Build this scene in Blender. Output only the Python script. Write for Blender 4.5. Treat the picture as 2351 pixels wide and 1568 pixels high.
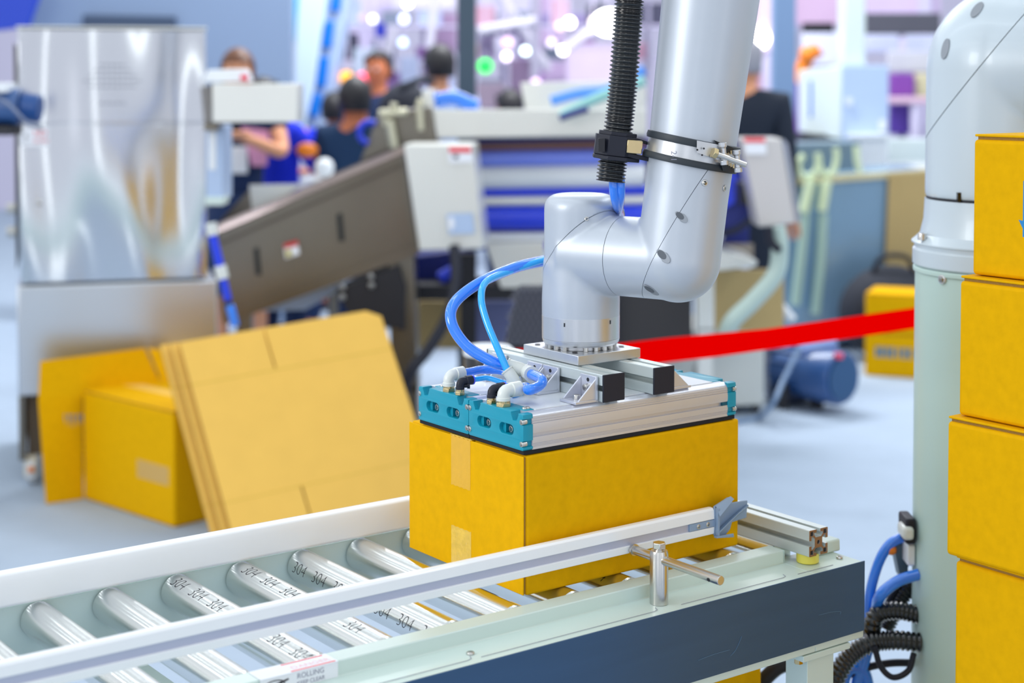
import bpy, bmesh, math, random
from mathutils import Vector, Matrix
import numpy as np
R_=math.radians; PI=math.pi
random.seed(7)
C=bpy.context.scene.collection
for o in list(bpy.data.objects): bpy.data.objects.remove(o)
scn=bpy.context.scene
# ------------------------------------------------------------------ camera
FPX=3708.0; PITCH=R_(2.273); CAMH=1.55; PX,PY=1175.5,326.0
cam=bpy.data.cameras.new('camera'); co=bpy.data.objects.new('camera',cam); C.objects.link(co)
co.location=(0,0,CAMH); co.rotation_euler=(PI/2-PITCH,0,0)
cam.sensor_width=36; cam.lens=FPX/2351*36; cam.shift_y=-(784-PY)/2351
cam.clip_start=.05; cam.clip_end=100
cam.dof.use_dof=True; cam.dof.focus_distance=2.42; cam.dof.aperture_fstop=2.8
scn.camera=co
# ------------------------------------------------------------------ world and lights
w=bpy.data.worlds.new('hall_ambience'); scn.world=w; w.use_nodes=True
nt=w.node_tree; nt.nodes.clear()
out=nt.nodes.new('ShaderNodeOutputWorld'); bg=nt.nodes.new('ShaderNodeBackground'); nt.links.new(bg.outputs[0],out.inputs[0])
tc=nt.nodes.new('ShaderNodeTexCoord'); sp=nt.nodes.new('ShaderNodeSeparateXYZ'); nt.links.new(tc.outputs['Generated'],sp.inputs[0])
rp=nt.nodes.new('ShaderNodeValToRGB'); nt.links.new(sp.outputs[2],rp.inputs[0])
rp.color_ramp.elements[0].position=0.0; rp.color_ramp.elements[0].color=(.74,.78,.86,1)
rp.color_ramp.elements[1].position=.75; rp.color_ramp.elements[1].color=(.80,.88,.94,1)
nt.links.new(rp.outputs[0],bg.inputs[0]); bg.inputs[1].default_value=.86
def area(name,loc,target,sx,sy,power,col):
    l=bpy.data.lights.new(name,'AREA'); l.shape='RECTANGLE'; l.size=sx; l.size_y=sy; l.energy=power; l.color=col
    o=bpy.data.objects.new(name,l); C.objects.link(o); o.location=loc
    o.rotation_euler=(Vector(target)-Vector(loc)).to_track_quat('-Z','Y').to_euler(); return o
area('key_light_panel',(-4.6,.4,2.9),(0,2.6,1.0),2.2,1.6,84,(1,.99,.96))
for u_,w_,e_ in ((-4.6,.5,74),(-2.6,.12,22),(-.9,.30,44),(1.6,.12,20),(2.6,.12,20),(4.9,.40,60)):  # added overhead strips, spaced to streak the rollers' reflections
    o_=area('added_overhead_strip',(.80*u_-.596*5.5,2.3+.596*u_+.803*5.5,5.2),(0,0,-99),w_,15.0,e_,(.93,.98,1))
    o_.rotation_euler=(0,0,R_(36.6))
area('added_overhead_strip',(3.4,5.0,4.8),(3.4,5.0,0),.35,6.0,70,(.93,.98,1))  # further overhead strips, added out of view
area('added_overhead_strip',(0.2,9.5,4.8),(0.2,10.5,0),3.0,.5,230,(.95,.97,1))
area('far_booth_fill',(1.5,13.0,5.2),(1.5,14.5,0),7.0,2.0,80,(1,.97,1))  # added fill that brightens the far booths
area('tall_light_box',(.9,-2.2,1.6),(-1.3,6,1.2),.20,3.4,3.4,(.95,1,.93))
area('side_fill_panel',(-1.5,-2.6,1.5),(-1.5,6,1.3),.8,2.4,7,(1,1,1))  # added dim panels behind the camera, to vary the metal reflections
area('side_fill_panel',(3.0,-1.6,1.5),(0,4,1.2),.5,2.6,6,(1,1,1))
scn.view_settings.view_transform='Standard'; scn.view_settings.look='None'
scn.view_settings.gamma=1; scn.view_settings.use_curve_mapping=False
scn.view_settings.exposure=0.26
# ------------------------------------------------------------------ helpers
def lin(c):
    return tuple(((v/255)/12.92 if v/255<=.04045 else ((v/255+.055)/1.055)**2.4) for v in c)
MATS={}
def mat(name,col,rough=.5,metal=0,var=0,vscale=8,bump=0,bscale=30,stretch=None,emit=0,trans=0,spec=.5,coat=0,aniso=0,bdist=.01):
    if name in MATS: return MATS[name]
    m=bpy.data.materials.new(name); m.use_nodes=True; t=m.node_tree; b=t.nodes['Principled BSDF']
    c=lin(col)+(1,)
    b.inputs['Base Color'].default_value=c; b.inputs['Roughness'].default_value=rough; b.inputs['Metallic'].default_value=metal
    b.inputs['Specular IOR Level'].default_value=spec
    if coat: b.inputs['Coat Weight'].default_value=coat
    if trans: b.inputs['Transmission Weight'].default_value=trans
    if aniso: b.inputs['Anisotropic'].default_value=aniso
    if emit: b.inputs['Emission Color'].default_value=c; b.inputs['Emission Strength'].default_value=emit
    if var or bump:
        tc=t.nodes.new('ShaderNodeTexCoord'); mp=t.nodes.new('ShaderNodeMapping'); t.links.new(tc.outputs['Object'],mp.inputs[0])
        if stretch: mp.inputs['Scale'].default_value=stretch
    if var:
        n=t.nodes.new('ShaderNodeTexNoise'); n.inputs['Scale'].default_value=vscale; n.inputs['Detail'].default_value=5
        t.links.new(mp.outputs[0],n.inputs['Vector'])
        mx=t.nodes.new('ShaderNodeMixRGB'); mx.blend_type='MIX'
        mx.inputs[1].default_value=tuple(max(0,x*(1-var)) for x in c[:3])+(1,); mx.inputs[2].default_value=tuple(min(1,x*(1+var)) for x in c[:3])+(1,)
        t.links.new(n.outputs[0],mx.inputs[0]); t.links.new(mx.outputs[0],b.inputs['Base Color'])
    if bump:
        n2=t.nodes.new('ShaderNodeTexNoise'); n2.inputs['Scale'].default_value=bscale; n2.inputs['Detail'].default_value=(0 if bscale<4 else 3)
        t.links.new(mp.outputs[0],n2.inputs['Vector'])
        bp=t.nodes.new('ShaderNodeBump'); bp.inputs['Strength'].default_value=bump; bp.inputs['Distance'].default_value=bdist
        t.links.new(n2.outputs[0],bp.inputs['Height']); t.links.new(bp.outputs[0],b.inputs['Normal'])
    MATS[name]=m; return m
CARD=mat('cardboard',(226,170,0),.72,var=.12,vscale=60,bump=.15,bscale=260,spec=.08,bdist=.001)
CARDE=mat('cardboard_edge',(150,112,40),.8,var=.35,vscale=220,stretch=(1,1,3))
CARDL=mat('cardboard_pale',(232,186,92),.75,var=.05,vscale=12,spec=.1)
CARDS=mat('cardboard_slot_edge',(196,160,46),.8)
TAPE=mat('clear_tape',(232,190,70),.2,var=.25,vscale=90,bump=.5,bscale=120,spec=.8,bdist=.002)
SILVER=mat('silver_paint',(188,195,205),.40,.3,var=.02,vscale=40,spec=.5,coat=.08)
ALU=mat('anodised_aluminium',(214,216,226),.34,.55,var=.03,vscale=50,bump=.04,bscale=300,stretch=(.05,1,1),bdist=.001)
ALUP=mat('aluminium_profile',(205,214,214),.38,.35,var=.03,vscale=30)
ALUCUT=mat('sawn_aluminium',(158,122,88),.42,.6,var=.1,vscale=200)
MACH=mat('machined_aluminium',(206,208,212),.34,.8,var=.05,vscale=60,bump=.08,bscale=200,stretch=(1,1,.05),bdist=.001)
STEEL=mat('brushed_steel',(208,206,202),.28,1,var=.06,vscale=40,bump=.05,bscale=250,stretch=(1,.04,1),bdist=.001)
ROLL=mat('roller_steel',(224,226,224),.22,1,var=.06,vscale=30,stretch=(1,.15,1),aniso=.85)
_t=ROLL.node_tree; _n=_t.nodes.new('ShaderNodeTangent'); _n.direction_type='RADIAL'; _n.axis='Y'
_t.links.new(_n.outputs[0],_t.nodes['Principled BSDF'].inputs['Tangent']); _t.nodes['Principled BSDF'].inputs['Anisotropic Rotation'].default_value=.25
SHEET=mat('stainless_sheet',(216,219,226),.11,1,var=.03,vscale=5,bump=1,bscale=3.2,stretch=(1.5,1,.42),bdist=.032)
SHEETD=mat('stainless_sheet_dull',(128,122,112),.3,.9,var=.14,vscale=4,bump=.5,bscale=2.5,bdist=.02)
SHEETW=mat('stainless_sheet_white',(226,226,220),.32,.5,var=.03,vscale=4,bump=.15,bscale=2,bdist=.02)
WHITEM=mat('frame_paint_white_green',(205,222,216),.38,0,var=.02,vscale=12,coat=.2)
RAILW=mat('guide_rail_white',(240,242,245),.3,0,var=.015,vscale=20,coat=.25)
RAILG=mat('guide_rail_grey_groove',(186,190,210),.35,.2)
PLATE=mat('side_plate_steel_blue',(56,88,124),.34,.35,var=.09,vscale=10,stretch=(.5,1,6),bump=.04,bscale=90,bdist=.001)
TEAL=mat('teal_plastic',(0,146,172),.38,0,var=.03,vscale=40)
TEALD=mat('teal_recess',(0,84,104),.5)
BLACK=mat('black_plastic',(34,36,48),.45,0,var=.05,spec=.3)
RUBBER=mat('black_rubber',(38,46,54),.5)
BLKG=mat('black_glossy_plastic',(18,20,24),.22,0,coat=.4)
FOAM=mat('black_foam',(22,22,28),.9)
LGREY=mat('fitting_grey_plastic',(216,220,216),.35,coat=.2)
BRASS=mat('nickel_brass',(206,186,142),.22,1)
TUBE=mat('blue_tube',(36,128,246),.16,spec=.6,coat=.8)
TUBEL=mat('light_blue_tube',(10,172,250),.16,spec=.6,coat=.8)
BLUECOLLAR=mat('blue_release_ring',(84,92,240),.35)
YEL=mat('yellow_spacer',(236,224,92),.4,coat=.2)
BGPL=mat('blue_grey_plastic',(138,160,188),.4,var=.04,vscale=30)
INK=mat('black_ink',(28,26,34),.5)
REDINK=mat('red_ink',(236,60,70),.5)
PAPER=mat('label_white',(238,240,246),.45)
GREYINK=mat('grey_ink',(140,142,160),.6)
BLUEINK=mat('blue_print',(20,130,196),.6)
BARINK=mat('faded_blue_print',(76,124,150),.6)
WHITEP=mat('white_plastic',(228,232,236),.35,coat=.2)
RED=mat('red_ribbon',(255,0,0),.8,spec=.0)
PED=mat('pedestal_paint',(190,214,206),.4,coat=.1)
WROB=mat('robot_base_paint',(206,218,226),.34,.1,coat=.2)
NAVY=mat('navy_cloth',(10,38,80),.85)
NAVY2=mat('dark_teal_cloth',(6,46,84),.85)
ROYAL=mat('royal_blue_cloth',(8,44,226),.8)
LBLUE=mat('pale_blue_cloth',(178,200,236),.85)
WCLOTH=mat('white_cloth',(222,220,232),.85)
SUIT=mat('black_suit_cloth',(18,30,48),.8)
SKIN=mat('skin',(222,158,122),.5,spec=.3)
SKIN2=mat('tan_skin',(196,116,80),.5,spec=.3)
HAIR=mat('black_hair',(26,24,30),.5)
HAIRB=mat('brown_hair',(96,54,28),.45)
BAG=mat('dark_backpack_fabric',(38,42,54),.8)
MOTOR=mat('motor_blue_paint',(46,84,140),.35,coat=.3)
MOTOR2=mat('motor_light_blue_paint',(110,134,190),.35,coat=.3)
DARK=mat('dark_machine_metal',(40,40,46),.5,.3)
MBLUE=mat('machine_blue',(10,54,220),.3,coat=.4)
MNAVY=mat('machine_navy',(14,34,120),.4)
HOSEG=mat('grey_green_hose',(176,196,188),.35,coat=.2)
TANK=mat('blue_tinted_guard',(128,160,186),.25,.3,var=.12,vscale=3)
OCHRE=mat('ochre_panel',(180,156,104),.45,.2,var=.15,vscale=3)
LIMEG=mat('lime_tube',(214,230,190),.35)
CABG=mat('cabinet_grey_blue',(176,196,226),.4)
CABW=mat('cabinet_cream',(208,220,220),.4)
ORANGE=mat('orange_paint',(240,132,24),.4)
PURPLE=mat('purple_fabric',(120,80,170),.7)
PINK=mat('pink_fabric',(214,150,186),.7)
WALLB=mat('partition_blue_grey',(130,150,180),.7,var=.03,vscale=1)
LILAC=mat('lilac_board',(204,196,222),.7,var=.05,vscale=1)
def mirror_poly(p): return [(-x,y) for x,y in reversed(p)]
WM={}
def wm(o): return WM.get(o.name,Matrix.Identity(4)) if o else Matrix.Identity(4)
def meta(o,label,cat,group=None,kind=None):
    if label: o['label']=label
    if cat: o['category']=cat
    if group: o['group']=group
    if kind: o['kind']=kind
    return o
def thing(name,label,cat,loc=(0,0,0),rotz=0,group=None):
    o=bpy.data.objects.new(name,None); o.empty_display_size=.05; C.objects.link(o); o.location=loc; o.rotation_euler=(0,0,rotz)
    WM[o.name]=Matrix.Translation(Vector(loc))@Matrix.Rotation(rotz,4,'Z'); return meta(o,label,cat,group)
class MB:
    def __init__(s,M=None): s.v=[]; s.f=[]; s.M=M or Matrix.Identity(4)
    def add(s,vs,fs):
        n=len(s.v); s.v+= [s.M@Vector(v) for v in vs]; s.f+=[tuple(i+n for i in f) for f in fs]; return s
    def box(s,x0,x1,y0,y1,z0,z1):
        v=[(x,y,z) for z in (z0,z1) for y in (y0,y1) for x in (x0,x1)]
        return s.add(v,[(0,2,3,1),(4,5,7,6),(0,1,5,4),(2,6,7,3),(0,4,6,2),(1,3,7,5)])
    def prism(s,poly,vec):
        n=len(poly); a=[Vector(p) for p in poly]; vec=Vector(vec)
        nn=sum(((a[i]-a[0]).cross(a[(i+1)%n]-a[0]) for i in range(1,n-1)),Vector())
        if nn.dot(vec)>0: a.reverse()
        b=[p+vec for p in a]
        return s.add(a+b,[tuple(range(n)),tuple(range(2*n-1,n-1,-1))]+[(i,i+n,(i+1)%n+n,(i+1)%n) for i in range(n)])
    def frame(s,d):
        d=Vector(d).normalized(); h=Vector((0,0,1)) if abs(d.z)<.9 else Vector((1,0,0))
        a=d.cross(h).normalized(); return a,d.cross(a)
    def loft(s,pts,rs,n=16,caps=True,closed=False):
        P=[Vector(p) for p in pts]; rings=[]; a=None
        for i,p in enumerate(P):
            d=(P[min(i+1,len(P)-1)]-P[max(i-1,0)])
            if d.length<1e-9: d=Vector((0,0,1))
            d.normalize()
            if a is None: a,b=s.frame(d)
            else:
                a=(a-d*a.dot(d)); a.normalize(); b=d.cross(a)
            r=rs[i] if hasattr(rs,'__len__') else rs
            rings.append([p+a*(r*math.cos(2*PI*k/n))+b*(r*math.sin(2*PI*k/n)) for k in range(n)])
        vs=[q for r in rings for q in r]; fs=[]
        for i in range(len(P)-1):
            for k in range(n): fs.append((i*n+k,i*n+(k+1)%n,(i+1)*n+(k+1)%n,(i+1)*n+k))
        if caps: fs.append(tuple(range(n-1,-1,-1))); fs.append(tuple(range((len(P)-1)*n,len(P)*n)))
        return s.add(vs,fs)
    def cyl(s,p0,p1,r0,r1=None,n=24): return s.loft([p0,p1],[r0,r0 if r1 is None else r1],n)
    def lathe(s,p0,d,prof,n=32):
        d=Vector(d).normalized(); p0=Vector(p0); a,b=s.frame(d); vs=[]; fs=[]
        for r,h in prof: vs+=[p0+d*h+a*(r*math.cos(2*PI*k/n))+b*(r*math.sin(2*PI*k/n)) for k in range(n)]
        m=len(prof)
        for i in range(m-1):
            for k in range(n): fs.append((i*n+k,i*n+(k+1)%n,(i+1)*n+(k+1)%n,(i+1)*n+k))
        if prof[0][0]>1e-6: fs.append(tuple(range(n-1,-1,-1)))
        if prof[-1][0]>1e-6: fs.append(tuple(range((m-1)*n,m*n)))
        return s.add(vs,fs)
    def sphere(s,c,r,n=16,sc=(1,1,1)):
        prof=[(max(1e-7,r*math.sin(PI*i/n)),-r*math.cos(PI*i/n)) for i in range(n+1)]
        t=MB(); t.lathe((0,0,0),(0,0,1),prof,n*2); return s.add([(c[0]+q.x*sc[0],c[1]+q.y*sc[1],c[2]+q.z*sc[2]) for q in t.v],t.f)
    def mesh(s,me,M=None):
        M=M or Matrix.Identity(4)
        return s.add([M@v.co for v in me.vertices],[tuple(p.vertices) for p in me.polygons])
    def build(s,name,m,parent=None,bevel=0,seg=2,ang=35,label=None,sub=0):
        me=bpy.data.meshes.new(name); W=wm(parent).inverted()
        me.from_pydata([W@v for v in s.v],[],s.f); me.validate()
        bm=bmesh.new(); bm.from_mesh(me); bmesh.ops.remove_doubles(bm,verts=bm.verts,dist=1e-6); bmesh.ops.recalc_face_normals(bm,faces=bm.faces); bm.to_mesh(me); bm.free()
        me.polygons.foreach_set('use_smooth',[True]*len(me.polygons)); me.set_sharp_from_angle(angle=R_(ang))
        me.materials.append(m); o=bpy.data.objects.new(name,me); C.objects.link(o)
        if parent: o.parent=parent; WM[o.name]=wm(parent)
        if bevel:
            b=o.modifiers.new('bevel','BEVEL'); b.width=bevel; b.segments=seg; b.limit_method='ANGLE'; b.angle_limit=R_(ang); b.harden_normals=False
        if sub: x=o.modifiers.new('sub','SUBSURF'); x.levels=sub; x.render_levels=sub
        if label: o['label']=label
        return o
def place(src,parent,M,name=None,label=None):
    "a copy of a prototype mesh at world matrix M"
    o=bpy.data.objects.new(name or src.name.split('.')[0],src if isinstance(src,bpy.types.Mesh) else src.data); C.objects.link(o)
    if parent: o.parent=parent
    WM[o.name]=M.copy(); o.matrix_local=wm(parent).inverted()@M
    if label: o['label']=label
    return o
def solo(mb,name,m,label,cat,base=None,group=None,**k):
    "thing that is one mesh, its origin at its base"
    if base is None:
        xs=[v.x for v in mb.v]; ys=[v.y for v in mb.v]; zs=[v.z for v in mb.v]; base=((min(xs)+max(xs))/2,(min(ys)+max(ys))/2,min(zs))
    T=Matrix.Translation(Vector(base)); mb.v=[v-Vector(base) for v in mb.v]
    o=mb.build(name,m,None,**k); o.location=base; WM[o.name]=T; return meta(o,label,cat,group)
def curve_mesh(outer,holes,depth,bev=0):
    cu=bpy.data.curves.new('c','CURVE'); cu.dimensions='2D'; cu.fill_mode='BOTH'; cu.extrude=depth/2; cu.bevel_depth=bev; cu.bevel_resolution=1; cu.offset=-bev
    for pl in [outer]+holes:
        sp=cu.splines.new('POLY'); sp.points.add(len(pl)-1); sp.use_cyclic_u=True
        for i,(x,y) in enumerate(pl): sp.points[i].co=(x,y,0,1)
    o=bpy.data.objects.new('t',cu); C.objects.link(o); dg=bpy.context.evaluated_depsgraph_get()
    me=bpy.data.meshes.new_from_object(o.evaluated_get(dg)); bpy.data.objects.remove(o); bpy.data.curves.remove(cu); return me
def text_mesh(body,size,shear=0,thick=0,extrude=.0002,align='LEFT'):
    cu=bpy.data.curves.new('t','FONT'); cu.body=body; cu.size=size; cu.shear=shear; cu.extrude=extrude; cu.offset=thick; cu.align_x=align
    o=bpy.data.objects.new('t',cu); C.objects.link(o); dg=bpy.context.evaluated_depsgraph_get()
    me=bpy.data.meshes.new_from_object(o.evaluated_get(dg)); bpy.data.objects.remove(o); bpy.data.curves.remove(cu); me.materials.clear(); return me
def stadium(cx,cy,w,h,n=8):
    r=h/2; return [(cx-w/2+r-r*math.sin(PI*i/n),cy+r*math.cos(PI*i/n)) for i in range(n+1)]+[(cx+w/2-r+r*math.sin(PI*i/n),cy-r*math.cos(PI*i/n)) for i in range(n+1)]
def circ(cx,cy,r,n=16): return [(cx+r*math.cos(2*PI*i/n),cy+r*math.sin(2*PI*i/n)) for i in range(n)]
def cr(pts,k=8):
    "catmull-rom through points"
    P=[Vector(p) for p in pts]; P=[2*P[0]-P[1]]+P+[2*P[-1]-P[-2]]; o=[]
    for i in range(1,len(P)-2):
        for j in range(k):
            t=j/k; o.append(.5*((2*P[i])+(-P[i-1]+P[i+1])*t+(2*P[i-1]-5*P[i]+4*P[i+1]-P[i+2])*t*t+(-P[i-1]+3*P[i]-3*P[i+1]+P[i+2])*t**3))
    o.append(P[-2]); return o
# picture point -> place in the hall (design-time measuring of the photograph)
_F=Vector((0,math.cos(PITCH),-math.sin(PITCH))); _U=Vector((0,math.sin(PITCH),math.cos(PITCH))); _C=Vector((0,0,CAMH))
def ray(x,y): return _F+Vector((1,0,0))*((x-PX)/FPX)-_U*((y-PY)/FPX)
def at(x,y,Y): r=ray(x,y); return _C+r*(Y/r.y)
def onz(x,y,z=0): r=ray(x,y); return _C+r*((z-CAMH)/r.z)
TH=R_(90-53.41); O=Vector((.0167,2.3066,0)); MC=Matrix.Translation(O)@Matrix.Rotation(TH,4,'Z')
def L(u,v,z): return MC@Vector((u,v,z))
EX=Vector((math.cos(TH),math.sin(TH),0)); EY=Vector((-math.sin(TH),math.cos(TH),0)); EZ=Vector((0,0,1))
def frm(p,x,y,z):
    m=Matrix.Identity(4)
    for i,a in enumerate((x,y,z)):
        a=Vector(a).normalized()
        for j in range(3): m[j][i]=a[j]
    m.translation=Vector(p); return m
def axis_frm(p,z):
    z=Vector(z).normalized(); h=Vector((0,0,1)) if abs(z.z)<.9 else Vector((1,0,0)); x=h.cross(z).normalized(); return frm(p,x,z.cross(x),z)
def decal(parent,name,p,xdir,ydir,w,h,m,t=.0004):
    "thin sticker on a surface: p its lower left corner, xdir/ydir along it"
    x=Vector(xdir).normalized(); y=Vector(ydir).normalized(); n=x.cross(y); b=MB(frm(p,x,y,n)); b.box(0,w,0,h,0,t); return b.build(name,m,parent)
def letter(parent,body,p,xdir,ydir,size,m,name='lettering',**k):
    me=text_mesh(body,size,**k); me.materials.append(m); x=Vector(xdir).normalized(); y=Vector(ydir).normalized()
    me.name=name; return place(me,parent,frm(p,x,y,x.cross(y)),name)
# prototypes of screws (meshes with z = outwards)
def screw_mesh(name,r,h,m,hexr=None):
    b=MB(); hr=hexr or r*.5
    b.lathe((0,0,0),(0,0,1),[(r,0),(r,h*.8),(r*.9,h),(hr,h)],20)
    b.lathe((0,0,0),(0,0,1),[(hr,h),(hr*.95,h*.35),(1e-7,h*.3)],6 if False else 20)
    o=b.build(name,m); me=o.data; bpy.data.objects.remove(o); return me
SCREW=screw_mesh('screw',1,1,STEEL)
def screw(parent,p,n,r,h,label=None,name='screw'):
    return place(SCREW,parent,axis_frm(p,n)@Matrix.Diagonal((r,r,h,1)),name,label)
def hexprism(mb,p,n,r,h):
    M=axis_frm(p,n); b=MB(M); b.prism([(r*math.cos(PI/3*i),r*math.sin(PI/3*i),0) for i in range(6)],(0,0,h)); mb.v_off=len(mb.v); mb.f+=[tuple(i+len(mb.v) for i in f) for f in b.f]; mb.v+=b.v; return mb

# ================================================================== SETTING
def struct(mb,name,m,**k): o=mb.build(name,m,None,**k); o['kind']='structure'; return o
FLOOR=mat('floor_carpet',(168,182,200),.9,var=.07,vscale=6,bump=.2,bscale=300,spec=.1)
struct(MB().box(-14,14,-4,22,-.05,0),'floor',FLOOR)
struct(MB().box(-11,11,19,19.15,0,6),'wall_back',mat('far_wall',(206,200,220),.8,var=.08,vscale=.6))
ptn=MB(); YW=10.2
ptn.prism([at(60,62,YW),at(103,-60,YW),at(668,-60,YW),at(668,460,YW),at(60,460,YW)],(0,.12,0))
ptn.box(at(60,62,YW).x,at(668,62,YW).x,YW,YW+.12,0,1.0)
struct(ptn,'wall_left',WALLB)

# ================================================================== ROLLER CONVEYOR
cvr=thing('roller_conveyor','pale green roller conveyor with steel rollers stamped 304 and blue-grey side plate','conveyor',L(-.4,.19,0),TH)
U0,U1=-1.45,.585
b=MB(MC)  # near side member: ridge, step, lip
b.prism([(U0,-.026,.700),(U0,-.026,.7995),(U0,-.0595,.7995),(U0,-.0605,.7790),(U0,-.126,.7775),(U0,-.1285,.7745),(U0,-.1285,.655),(U0,-.10,.655),(U0,-.10,.66),(U0,-.1235,.66),(U0,-.1235,.772),(U0,-.056,.773),(U0,-.056,.794),(U0,-.030,.794),(U0,-.030,.700)],(.4735-U0,0,0))
b.build('side_frame',WHITEM,cvr,bevel=.0022,seg=3)
b=MB(MC); b.prism([(.4735,-.026,.700),(.4735,-.026,.775),(.4735,-.0605,.7785),(.4735,-.126,.7775),(.4735,-.1285,.7745),(.4735,-.1285,.655),(.4735,-.10,.655),(.4735,-.10,.66),(.4735,-.1235,.66),(.4735,-.1235,.772),(.4735,-.030,.772),(.4735,-.030,.700)],(U1-.4735,0,0))
b.build('side_frame',WHITEM,cvr,bevel=.002)
b=MB(MC); b.prism([(.548,-.02,.7985),(.548,-.066,.7985),(.548,-.067,.7785),(.548,-.02,.7785)],(U1+.013-.548,0,0)); b.build('end_ridge',WHITEM,cvr,bevel=.003,seg=3)
b=MB(MC); b.box(.4735,.474,-.0605,-.026,.7785,.7995); b.build('ridge_end_cap',WHITEM,cvr)
b=MB(MC); b.prism([(U0,.4045,.690),(U0,.4045,.7985),(U0,.445,.7985),(U0,.446,.777),(U0,.50,.776),(U0,.503,.655),(U0,.499,.655),(U0,.498,.772),(U0,.443,.773),(U0,.442,.794),(U0,.4085,.794),(U0,.4085,.690)],(U1-U0,0,0))
b.build('side_frame',WHITEM,cvr,bevel=.0022,seg=3)
b=MB(MC); b.box(U0,U1-.003,-.1325,-.1305,.668,.7805); b.build('side_plate',PLATE,cvr,bevel=.0006,label='blue-grey steel side plate with fine scratches')
b=MB(MC); b.box(U0,U1-.012,-.1302,-.1285,.664,.672); b.build('plate_backing',WHITEM,cvr)
for u in (-1.2,-.45,.52):
    b=MB(MC); b.box(u-.015,u+.015,-.03,.405,.675,.70); b.build('cross_member',WHITEM,cvr)
# protective film edges on the flange
b=MB(MC)
for (ua,ub) in ((-1.40,-.165),(-.155,.165),(.205,.43)):
    b.loft([(x,y,.7788) for x,y in [(ua,-.112),(ub-.012,-.112),(ub-.004,-.109),(ub,-.100)]],.0004,5)
b.loft([(x,y,.7784) for x,y in [(.45,-.112),(.53,-.112)]],.0004,5)
b.build('film_edge',GREYINK,cvr)
for u in (-.16,.565): screw(cvr,L(u,-.094,.7785),EZ,.0055,.003,name='frame_screw')
screw(cvr,L(-.62,.404,.735),-EY,.006,.004,name='frame_screw')
# legs
for u in (.49,-1.15):
    for v,s in ((-.118,1),(.49,-1)):
        b=MB(MC); b.box(u-.045,u+.062,v-.012,v+.05,.6445,.654); b.build('leg_flange',WHITEM,cvr,bevel=.001)
        b=MB(MC); b.prism([(u-.03,v-.006,0),(u+.03,v-.006,0),(u+.03,v+.04,0),(u+.026,v+.04,0),(u+.026,v-.002,0),(u-.026,v-.002,0),(u-.026,v+.04,0),(u-.03,v+.04,0)],(0,0,.6445)); b.build('leg',WHITEM,cvr,bevel=.001)
        b=MB(MC); hexprism(b,L(u-.038,v+.005,.6445),-EZ,.007,.007); b.M=Matrix.Identity(4); b.build('bolt',BRASS,cvr)
# rollers
R0=.0255; ZR=.8-R0
def roller_mesh():
    b=MB(); b.lathe((0,-.0225,0),(0,1,0),[(.009,0),(R0-.002,0),(R0,.002),(R0,.4215),(R0-.002,.4235),(.009,.4235)],160); o=b.build('roller',ROLL); me=o.data; bpy.data.objects.remove(o); return me
RM=roller_mesh()
def shaft_mesh():
    b=MB(); b.cyl((0,-.0295,0),(0,.4045,0),.006,n=12); o=b.build('shaft',STEEL); me=o.data; bpy.data.objects.remove(o); return me
SM=shaft_mesh()
def bent_text(body,size):
    me=text_mesh(body,size,shear=.35,thick=-.0006,extrude=0)
    bm=bmesh.new(); bm.from_mesh(me)
    for i in range(-3,14):
        y=size*.8*i/12
        bmesh.ops.bisect_plane(bm,geom=bm.verts[:]+bm.edges[:]+bm.faces[:],plane_co=(0,y,0),plane_no=(0,1,0))
    for v in bm.verts:
        a=v.co.y/R0; x=v.co.x; r=R0+.00012; v.co=Vector((r*math.sin(a),-x,r*math.cos(a)))
    bm.to_mesh(me); bm.free(); me.materials.append(INK); me.name='lettering'; return me
T304=bent_text('304',.0275)
def roller(u,txt=None):
    M=MC@Matrix.Translation((u,0,ZR)); o=place(RM,cvr,M,'roller'); s=place(SM,o,M,'shaft')
    if txt:
        v,ang=txt
        while v>.02:
            place(T304,o,M@Matrix.Translation((0,v,0))@Matrix.Rotation(R_(ang),4,'Y'),'lettering'); v-=.061
txts={-2:(.387,-47),-1:(.372,-40),0:(.388,-96),3:(.30,-58),4:(.31,-50)}
for i in range(-11,8):
    u=-.141+.1075*i
    if u>.56: continue
    roller(u,txts.get(i))
# warning sticker on the ridge of the near frame
Pz=.7998; u_s=-.4575
stk=decal(cvr,'warning_sticker',L(u_s,-.0625,Pz),EX,EY,.112,.034,PAPER)
decal(cvr,'warning_sticker',L(u_s,-.0612,.7795),EX,EZ,.112,.020,PAPER)
decal(stk,'red_line',L(u_s+.045,-.0335,Pz+.0004),EX,EY,.06,.0022,REDINK)
decal(stk,'red_line',L(u_s+.045,-.0605,Pz+.0004),EX,EY,.064,.0022,REDINK)
letter(stk,'DANGER',L(u_s+.050,-.0535,Pz+.0005),EX,EY,.014,mat('pale_red_ink',(240,200,206),.5))
letter(stk,'ROLLING',L(u_s+.052,-.0617,.7900),EX,EZ,.0095,GREYINK)
letter(stk,'KEEP CLEAR',L(u_s+.052,-.0617,.7812),EX,EZ,.0075,GREYINK)
# pictogram: hand drawn into a roller
b=MB(); b.loft([L(u_s+.008+.012*math.cos(a)*1.2+.012,-.0618,.789+.006*math.sin(a)) for a in [i*PI/8 for i in range(17)]],.0007,5); b.prism([L(u_s+.005,-.0618,.784),L(u_s+.030,-.0618,.789),L(u_s+.034,-.0618,.786),L(u_s+.012,-.0618,.781)],-EY*.0004); b.prism([L(u_s+.018,-.0618,.790),L(u_s+.040,-.0618,.794),L(u_s+.040,-.0618,.792),L(u_s+.020,-.0618,.787)],-EY*.0004)
b.build('hand_pictogram',INK,stk)

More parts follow.
